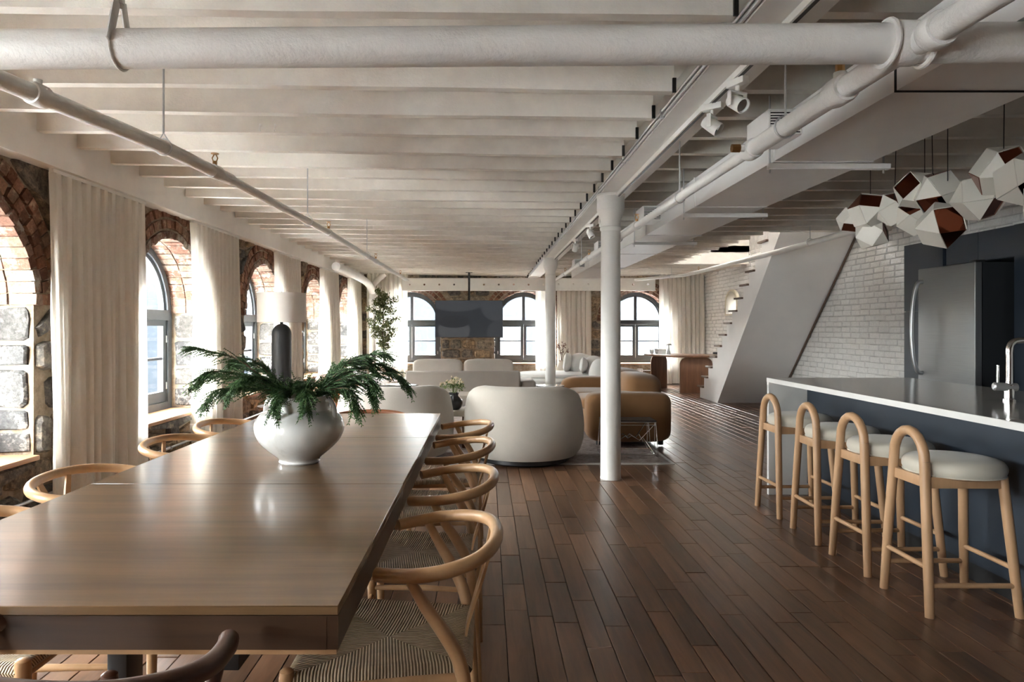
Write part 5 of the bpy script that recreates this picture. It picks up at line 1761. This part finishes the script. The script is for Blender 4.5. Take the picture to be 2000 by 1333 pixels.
# tall table lamp on a low stand
LX, LY = -2.17, 7.25
t = thing('lamp_stand', 'low round black stand under the tall table lamp', 'side table', (LX, LY, 0))
G().lathe([(0, 0.40), (0.24, 0.40), (0.25, 0.41), (0.25, 0.43), (0, 0.43)], n=40).build('table_top', M_walnut, t)
G().lathe([(0, 0), (0.18, 0), (0.18, 0.015), (0.05, 0.04), (0.045, 0.36), (0.09, 0.40), (0, 0.40)], n=32).build('pedestal', M_walnut, t)
t = thing('table_lamp', 'tall table lamp with black capsule base and white drum shade', 'lamp', (LX, LY, 0.43))
pr = [(0, 0), (0.098, 0), (0.101, 0.01), (0.101, 0.76)] + [(0.101 * math.cos(PI / 2 * k / 8), 0.76 + 0.11 * math.sin(PI / 2 * k / 8)) for k in range(1, 8)] + [(0.012, 0.869), (0, 0.87)]
G().lathe(pr, n=40).build('lamp_base', new_mat('matt_black_ceramic', (0.022, 0.023, 0.025), 0.55)[0], t)
G().lathe([(0, 0.868), (0.016, 0.868), (0.016, 0.92), (0.010, 0.925), (0.010, 1.18), (0, 1.18)], n=16).build('lamp_stem', M_black, t)
M_lshade = paint('drum_shade_linen', (0.60, 0.56, 0.525), 0.9, 0.1, 80, 0.02)
G().lathe([(0.252, 0.885), (0.252, 1.195), (0.249, 1.195), (0.249, 0.885), (0.252, 0.885)], n=48).build('lamp_shade', M_lshade, t)
g = G()
for a in (0, 2 * PI / 3, 4 * PI / 3): g.tube([(0, 0, 1.17), (0.25 * math.cos(a), 0.25 * math.sin(a), 1.19)], 0.003, 6)
g.build('shade_spider', M_zinc, t)
G().lathe([(0, 1.18), (0.012, 1.18), (0.012, 1.205), (0, 1.212)], n=12).build('finial', M_black, t)

# potted tree in the far corner
M_tree = make_leaf('olive_leaf', (0.075, 0.105, 0.030), (0.24, 0.26, 0.10))
TXX, TYY = -2.02, 13.4
t = thing('potted_tree', 'slender potted tree with small olive green leaves in the far corner', 'plant', (TXX, TYY, 0))
G().lathe([(0, 0), (0.13, 0), (0.17, 0.02), (0.20, 0.30), (0.205, 0.33), (0.185, 0.33), (0.18, 0.30), (0, 0.29)], n=32).build('pot', M_travert, t)
trunk = [(0, 0, 0.28), (0.02, 0, 0.7), (-0.01, 0.0, 1.1), (0.01, 0, 1.5), (-0.04, 0, 1.88)]
G().tube(catmull(trunk, 5), [0.018, 0.014, 0.010, 0.006, 0.003], 8).build('trunk', M_twig, t)
rr = random.Random(4)
for k in range(26):
    z = 0.85 + 1.02 * (k / 25)
    wmax = 0.42 * math.sin(PI * min(1, max(0.08, (1.98 - z) / 1.25))) ** 0.8
    a = k * 2.4
    e = Vector((math.cos(a), math.sin(a) * 0.8, 0)) * wmax * rr.uniform(0.6, 1.0)
    b = Vector((0, 0, z))
    tip = b + e + Vector((0, 0, rr.uniform(0.03, 0.14)))
    br = G().tube([b, b + e * 0.5 + Vector((0, 0, 0.05)), tip], [0.005, 0.003, 0.0015], 5).build('branch', M_twig, t)
    g = G()
    for q in range(5):
        leaf_blob(g, rr, b + (tip - b) * (0.25 + 0.17 * q), 30, (0.08, 0.08, 0.07), 0.05, 0.012)
    tag(g.build('leaves', M_tree, br, smooth=False), kind='stuff')

# pale wooden lounge chair left of the sofa
M_pale = wood('pale_birch', (0.42, 0.30, 0.21), (0.56, 0.43, 0.32), 0.5, (6, 6, 6), 2.0, 0, 0.03)
t = thing('lounge_chair', 'pale wooden lounge chair with white cushions beside the greige sofa', 'armchair', (-1.90, 11.7, 0.0))
for s_ in (-1, 1):
    y = 0.30 * s_
    G().tube(catmull([(0.30, y, 0.0), (0.33, y, 0.30), (0.30, y, 0.50), (0.18, y, 0.545), (-0.10, y, 0.55), (-0.30, y, 0.60), (-0.42, y, 0.72)], 5), 0.021, 10).build('arm_frame', M_pale, t)
    G().tube([(-0.05, y, 0.545), (-0.16, y, 0.30), (-0.30, y, 0.0)], 0.019, 10).build('back_leg', M_pale, t)
    G().bar((0.32, y, 0.28), (-0.16, y, 0.24), 0.025, 0.05).build('side_rail', M_pale, t, bevel=0.004)
G().bar((-0.38, -0.32, 0.70), (-0.38, 0.32, 0.70), 0.025, 0.07).build('top_rail', M_pale, t, bevel=0.004)
G().bar((0.30, -0.30, 0.27), (0.30, 0.30, 0.27), 0.025, 0.05).build('front_rail', M_pale, t, bevel=0.004)
G().sell((0.04, 0, 0.33), (0.30, 0.27, 0.075), 0.4, 0.35, 32, 12).build('seat_cushion', M_whiteb, t)
G().sell((-0.28, 0, 0.56), (0.07, 0.26, 0.22), 0.45, 0.4, 32, 14, M=Matrix.Rotation(-0.45, 3, 'Y')).build('back_cushion', M_whiteb, t)

# television hung in front of the far wall
def make_screen():
    m, nt, b = new_mat('screen_picture', (0.008, 0.009, 0.010), 0.25, 0, 0.3)
    tc = N(nt, 'ShaderNodeTexCoord')
    sp = N(nt, 'ShaderNodeSeparateXYZ')
    nt.links.new(tc.outputs['Object'], sp.inputs[0])
    def ell(cx, cz, rx, rz, soft=0.12):
        def mul(s_, c, r_):
            a = N(nt, 'ShaderNodeMath', operation='SUBTRACT'); a.inputs[1].default_value = c
            nt.links.new(s_, a.inputs[0])
            d_ = N(nt, 'ShaderNodeMath', operation='DIVIDE'); d_.inputs[1].default_value = r_
            nt.links.new(a.outputs[0], d_.inputs[0])
            p_ = N(nt, 'ShaderNodeMath', operation='POWER'); p_.inputs[1].default_value = 2
            ab = N(nt, 'ShaderNodeMath', operation='ABSOLUTE')
            nt.links.new(d_.outputs[0], ab.inputs[0]); nt.links.new(ab.outputs[0], p_.inputs[0])
            return p_.outputs[0]
        ad = N(nt, 'ShaderNodeMath', operation='ADD')
        nt.links.new(mul(sp.outputs['X'], cx, rx), ad.inputs[0])
        nt.links.new(mul(sp.outputs['Z'], cz, rz), ad.inputs[1])
        mr = N(nt, 'ShaderNodeMapRange')
        mr.inputs['From Min'].default_value = 1 + soft
        mr.inputs['From Max'].default_value = 1 - soft
        nt.links.new(ad.outputs[0], mr.inputs[0])
        return mr.outputs[0]
    c = (0.030, 0.033, 0.038)
    c = mixc(nt, ell(-0.25, 0.42, 0.66, 0.26), c, (0.050, 0.054, 0.060))
    c = mixc(nt, ell(0.62, 0.25, 0.36, 0.30), c, (0.052, 0.056, 0.062))
    c = mixc(nt, ell(0.68, -0.28, 0.30, 0.26), c, (0.045, 0.048, 0.053))
    c = mixc(nt, ell(-0.32, -0.24, 0.34, 0.26), c, (0.068, 0.070, 0.074))
    c = mixc(nt, ell(-0.32, -0.06, 0.34, 0.13, 0.08), c, (0.026, 0.028, 0.032))
    em = b.inputs['Emission Color']
    nt.links.new(c, em)
    b.inputs['Emission Strength'].default_value = 0.10
    return m
M_screen = make_screen()
yt = 14.6
tvx, tvz = fx(916, yt), CAM_H + (640 - 623.5) * yt / FPX
t = thing('television', 'large black television hung from the ceiling between the far windows', 'television', (tvx, yt, tvz))
G().box(-0.725, 0.725, 0.0, 0.045, -0.40, 0.40).build('tv_body', M_black, t, bevel=0.004)
G().box(-0.715, 0.715, -0.003, 0.001, -0.388, 0.392).build('screen', M_screen, t, smooth=False)
G().box(-0.03, 0.03, 0.045, 0.09, -0.1, 0.3).build('mount_bracket', M_black, t)
G().cyl((0, 0.075, 0.1), (0, 0.075, 2.46 - tvz), 0.022, 12).build('mount_pole', M_black, t)
G().box(-0.07, 0.07, 0.01, 0.14, 2.44 - tvz, 2.47 - tvz).build('ceiling_plate', M_black, t)

# desk by the far wall
DX, DY = fx(1336, 13.6), 13.35
t = thing('writing_desk', 'walnut desk with two rounded slab legs near the far wall', 'desk', (DX, DY, 0))
def rslab(w, h, r_, x, name):
    n = 8
    po = [(-w / 2, 0), (w / 2, 0)] + [(w / 2 - r_ + r_ * math.cos(PI / 2 * k / n), h - r_ + r_ * math.sin(PI / 2 * k / n)) for k in range(n + 1)] + [(-w / 2 + r_ - r_ * math.sin(PI / 2 * k / n), h - r_ + r_ * math.cos(PI / 2 * k / n)) for k in range(n + 1)]
    return po
po = rslab(0.62, 0.685, 0.14, 0, '')
# near slab faces the camera, the farther one stands turned behind it
ang = 0.0
G().prism(po, lambda a, b, d: (0.09 + a, d, b), -0.27, -0.21).build('slab_leg', M_walnut, t, bevel=0.006)
G().prism(po, lambda a, b, d: (-0.38 + a * 0.62, 0.70 + d + a * 0.35, b), 0.0, 0.06).build('slab_leg', M_walnut, t, bevel=0.006)
tp = [(-0.66, 0.55), (-0.62, 0.92), (-0.30, 0.98), (0.55, 0.42), (0.66, 0.20), (0.62, -0.25), (0.42, -0.36), (-0.15, -0.36), (-0.40, -0.20)]
tp = [(p.x, p.y) for p in catmull([(a, b, 0) for a, b in tp], 4, True)]
G().prism(tp, lambda a, b, d: (a, b, d), 0.685, 0.722).build('desk_top', M_walnut, t, bevel=0.006)
t = thing('desk_lamp', 'small metal mushroom lamp on the desk', 'lamp', (fx(1306, 13.75), 13.75, 0.722))
G().lathe([(0, 0), (0.04, 0), (0.04, 0.006), (0.016, 0.12), (0.012, 0.19), (0, 0.19)], n=20).build('lamp_base', M_steel, t)
G().lathe([(0.068, 0.178), (0.066, 0.19), (0.04, 0.212), (0, 0.22)], n=24).build('lamp_shade', M_steel, t)
bks = [('grey cloth book at the bottom of the desk stack', (0.42, 0.41, 0.39), 0.04), ('pale book in the middle of the desk stack', (0.62, 0.60, 0.56), 0.03), ('grey book on top of the desk stack', (0.34, 0.33, 0.32), 0.032)]
z = 0.722
for k, (lab, col, h) in enumerate(bks):
    t = thing('book', lab, 'book', (fx(1290, 13.8), 13.8, z), 0.05 * k, group='books stacked on the desk')
    mm = new_mat('book_cloth_%d' % k, col, 0.8)[0]
    G().box(-0.085, 0.085, -0.11, 0.11, 0, 0.004).build('cover', mm, t, smooth=False)
    G().box(-0.085, 0.085, -0.11, 0.11, h - 0.004, h).build('cover', mm, t, smooth=False)
    G().box(-0.085, -0.080, -0.11, 0.11, 0.004, h - 0.004).build('spine', mm, t, smooth=False)
    G().box(-0.08, 0.08, -0.105, 0.105, 0.004, h - 0.004).build('page_block', M_whiteb, t, smooth=False)
    z += h
t = thing('paper_cup', 'white cup beside the books on the desk', 'cup', (fx(1273, 13.95), 13.95, 0.722))
G().lathe([(0, 0), (0.035, 0), (0.042, 0.085), (0.040, 0.085), (0.034, 0.006), (0, 0.006)], n=20).build('cup_wall', M_whiteb, t)
G().tube([(0.040, 0, 0.065), (0.062, 0, 0.05), (0.038, 0, 0.025)], 0.005, 6).build('cup_handle', M_whiteb, t)

# dark chair behind the desk
t = thing('desk_chair', 'dark bentwood chair tucked behind the desk by the stairs', 'chair', (fx(1388, 13.4) + 0.28, 13.55, 0), PI)
mat = M_black
G().tube(catmull([(0.10, -0.25, 0.74), (-0.12, -0.27, 0.745), (-0.27, 0, 0.77), (-0.12, 0.27, 0.745), (0.10, 0.25, 0.74)], 6), 0.018, 10).build('top_rail', mat, t)
for s_ in (-1, 1):
    G().tube(catmull([(0.02, 0.25 * s_, 0.73), (-0.12, 0.23 * s_, 0.60), (-0.18, 0.21 * s_, 0.44), (-0.20, 0.20 * s_, 0)], 5), 0.016, 10).build('back_leg', mat, t)
    G().tube([(0.22, 0.22 * s_, 0), (0.22, 0.22 * s_, 0.43)], 0.017, 10).build('front_leg', mat, t)
G().sell((0.02, 0, 0.435), (0.24, 0.23, 0.03), 0.4, 0.4, 28, 10).build('seat', mat, t)
G().sell((-0.225, 0, 0.60), (0.012, 0.05, 0.16), 0.4, 0.4, 16, 10).build('back_splat', mat, t)

# floor vase with dried stems behind the farther column
t = thing('floor_vase', 'pale floor vase behind the farther column', 'vase', (fx(1097, 13.2), 13.2, 0))
pr = catmull([(0.07, 0, 0), (0.12, 0, 0.12), (0.13, 0, 0.3), (0.10, 0, 0.48), (0.05, 0, 0.58), (0.055, 0, 0.62)], 4)
G().lathe([(0, 0)] + [(p.x, p.z) for p in pr] + [(0.045, 0.61), (0.04, 0.57), (0, 0.55)], n=28).build('vase_body', M_travert, t)
G().lathe([(0.050, 0.605), (0.060, 0.615), (0.058, 0.628), (0.048, 0.622)], n=28).build('rim', M_travert, t)
t = thing('dried_flowers', 'dark dried stems in the pale floor vase', 'flowers', (fx(1097, 13.2), 13.2, 0.58))
M_dry = make_leaf('dried_bloom', (0.08, 0.035, 0.03), (0.26, 0.13, 0.10))
rr = random.Random(3)
for k in range(7):
    a = rr.uniform(0, 6.28)
    top = Vector((0.03 + math.cos(a) * rr.uniform(0.02, 0.12), math.sin(a) * 0.08, rr.uniform(0.18, 0.36)))
    s_ = G().tube([(0, 0, -0.02), (top.x * 0.4, top.y * 0.4, top.z * 0.6), tuple(top)], 0.003, 5).build('stem', M_twig, t)
    g = G(); leaf_blob(g, rr, top - Vector((0, 0, 0.03)), 16, (0.02, 0.02, 0.06), 0.05, 0.008)
    tag(g.build('bloom', M_dry, s_, smooth=False), kind='stuff')

# outlets and low conduits
def outlet(label, P, u, z):
    t = thing('wall_outlet', label, 'outlet', group='white outlet boxes')
    G().prism([(u - 0.06, z - 0.04), (u + 0.06, z - 0.04), (u + 0.06, z + 0.04), (u - 0.06, z + 0.04)], lambda a, b, d: P(a, d, b), -0.09, 0.0).build('box', M_white, t, bevel=0.006)
    for s_ in (-1, 1):
        G().prism([(u + s_ * 0.028 - 0.016, z - 0.024), (u + s_ * 0.028 + 0.016, z - 0.024), (u + s_ * 0.028 + 0.016, z + 0.024), (u + s_ * 0.028 - 0.016, z + 0.024)], lambda a, b, d: P(a, d, b), -0.094, -0.088).build('socket', M_whiteb, t, smooth=False)
outlet('white outlet box on the far stone wall under the desk window', P_far, fx(1249, YF), 0.30)
outlet('white outlet box on the left stone wall below the second window', P_left, 6.55, 0.30)
t = thing('wall_conduit', 'thin grey conduit low along the left stone wall', 'conduit')
G().tube([(XL + 0.07, 2.0, 0.20), (XL + 0.07, 9.0, 0.20)], 0.011, 8).build('tube', M_zinc, t)
for y in (3.0, 4.5, 6.0, 7.5): G().box(XL + 0.0, XL + 0.085, y, y + 0.02, 0.186, 0.214).build('strap', M_zinc, t, smooth=False)
t = thing('wall_conduit', 'thin grey conduit low along the far stone wall by the desk', 'conduit')
G().tube([(fx(1250, YF), YF - 0.07, 0.30), (fx(1300, YF), YF - 0.07, 0.30)], 0.010, 8).build('tube', M_zinc, t)
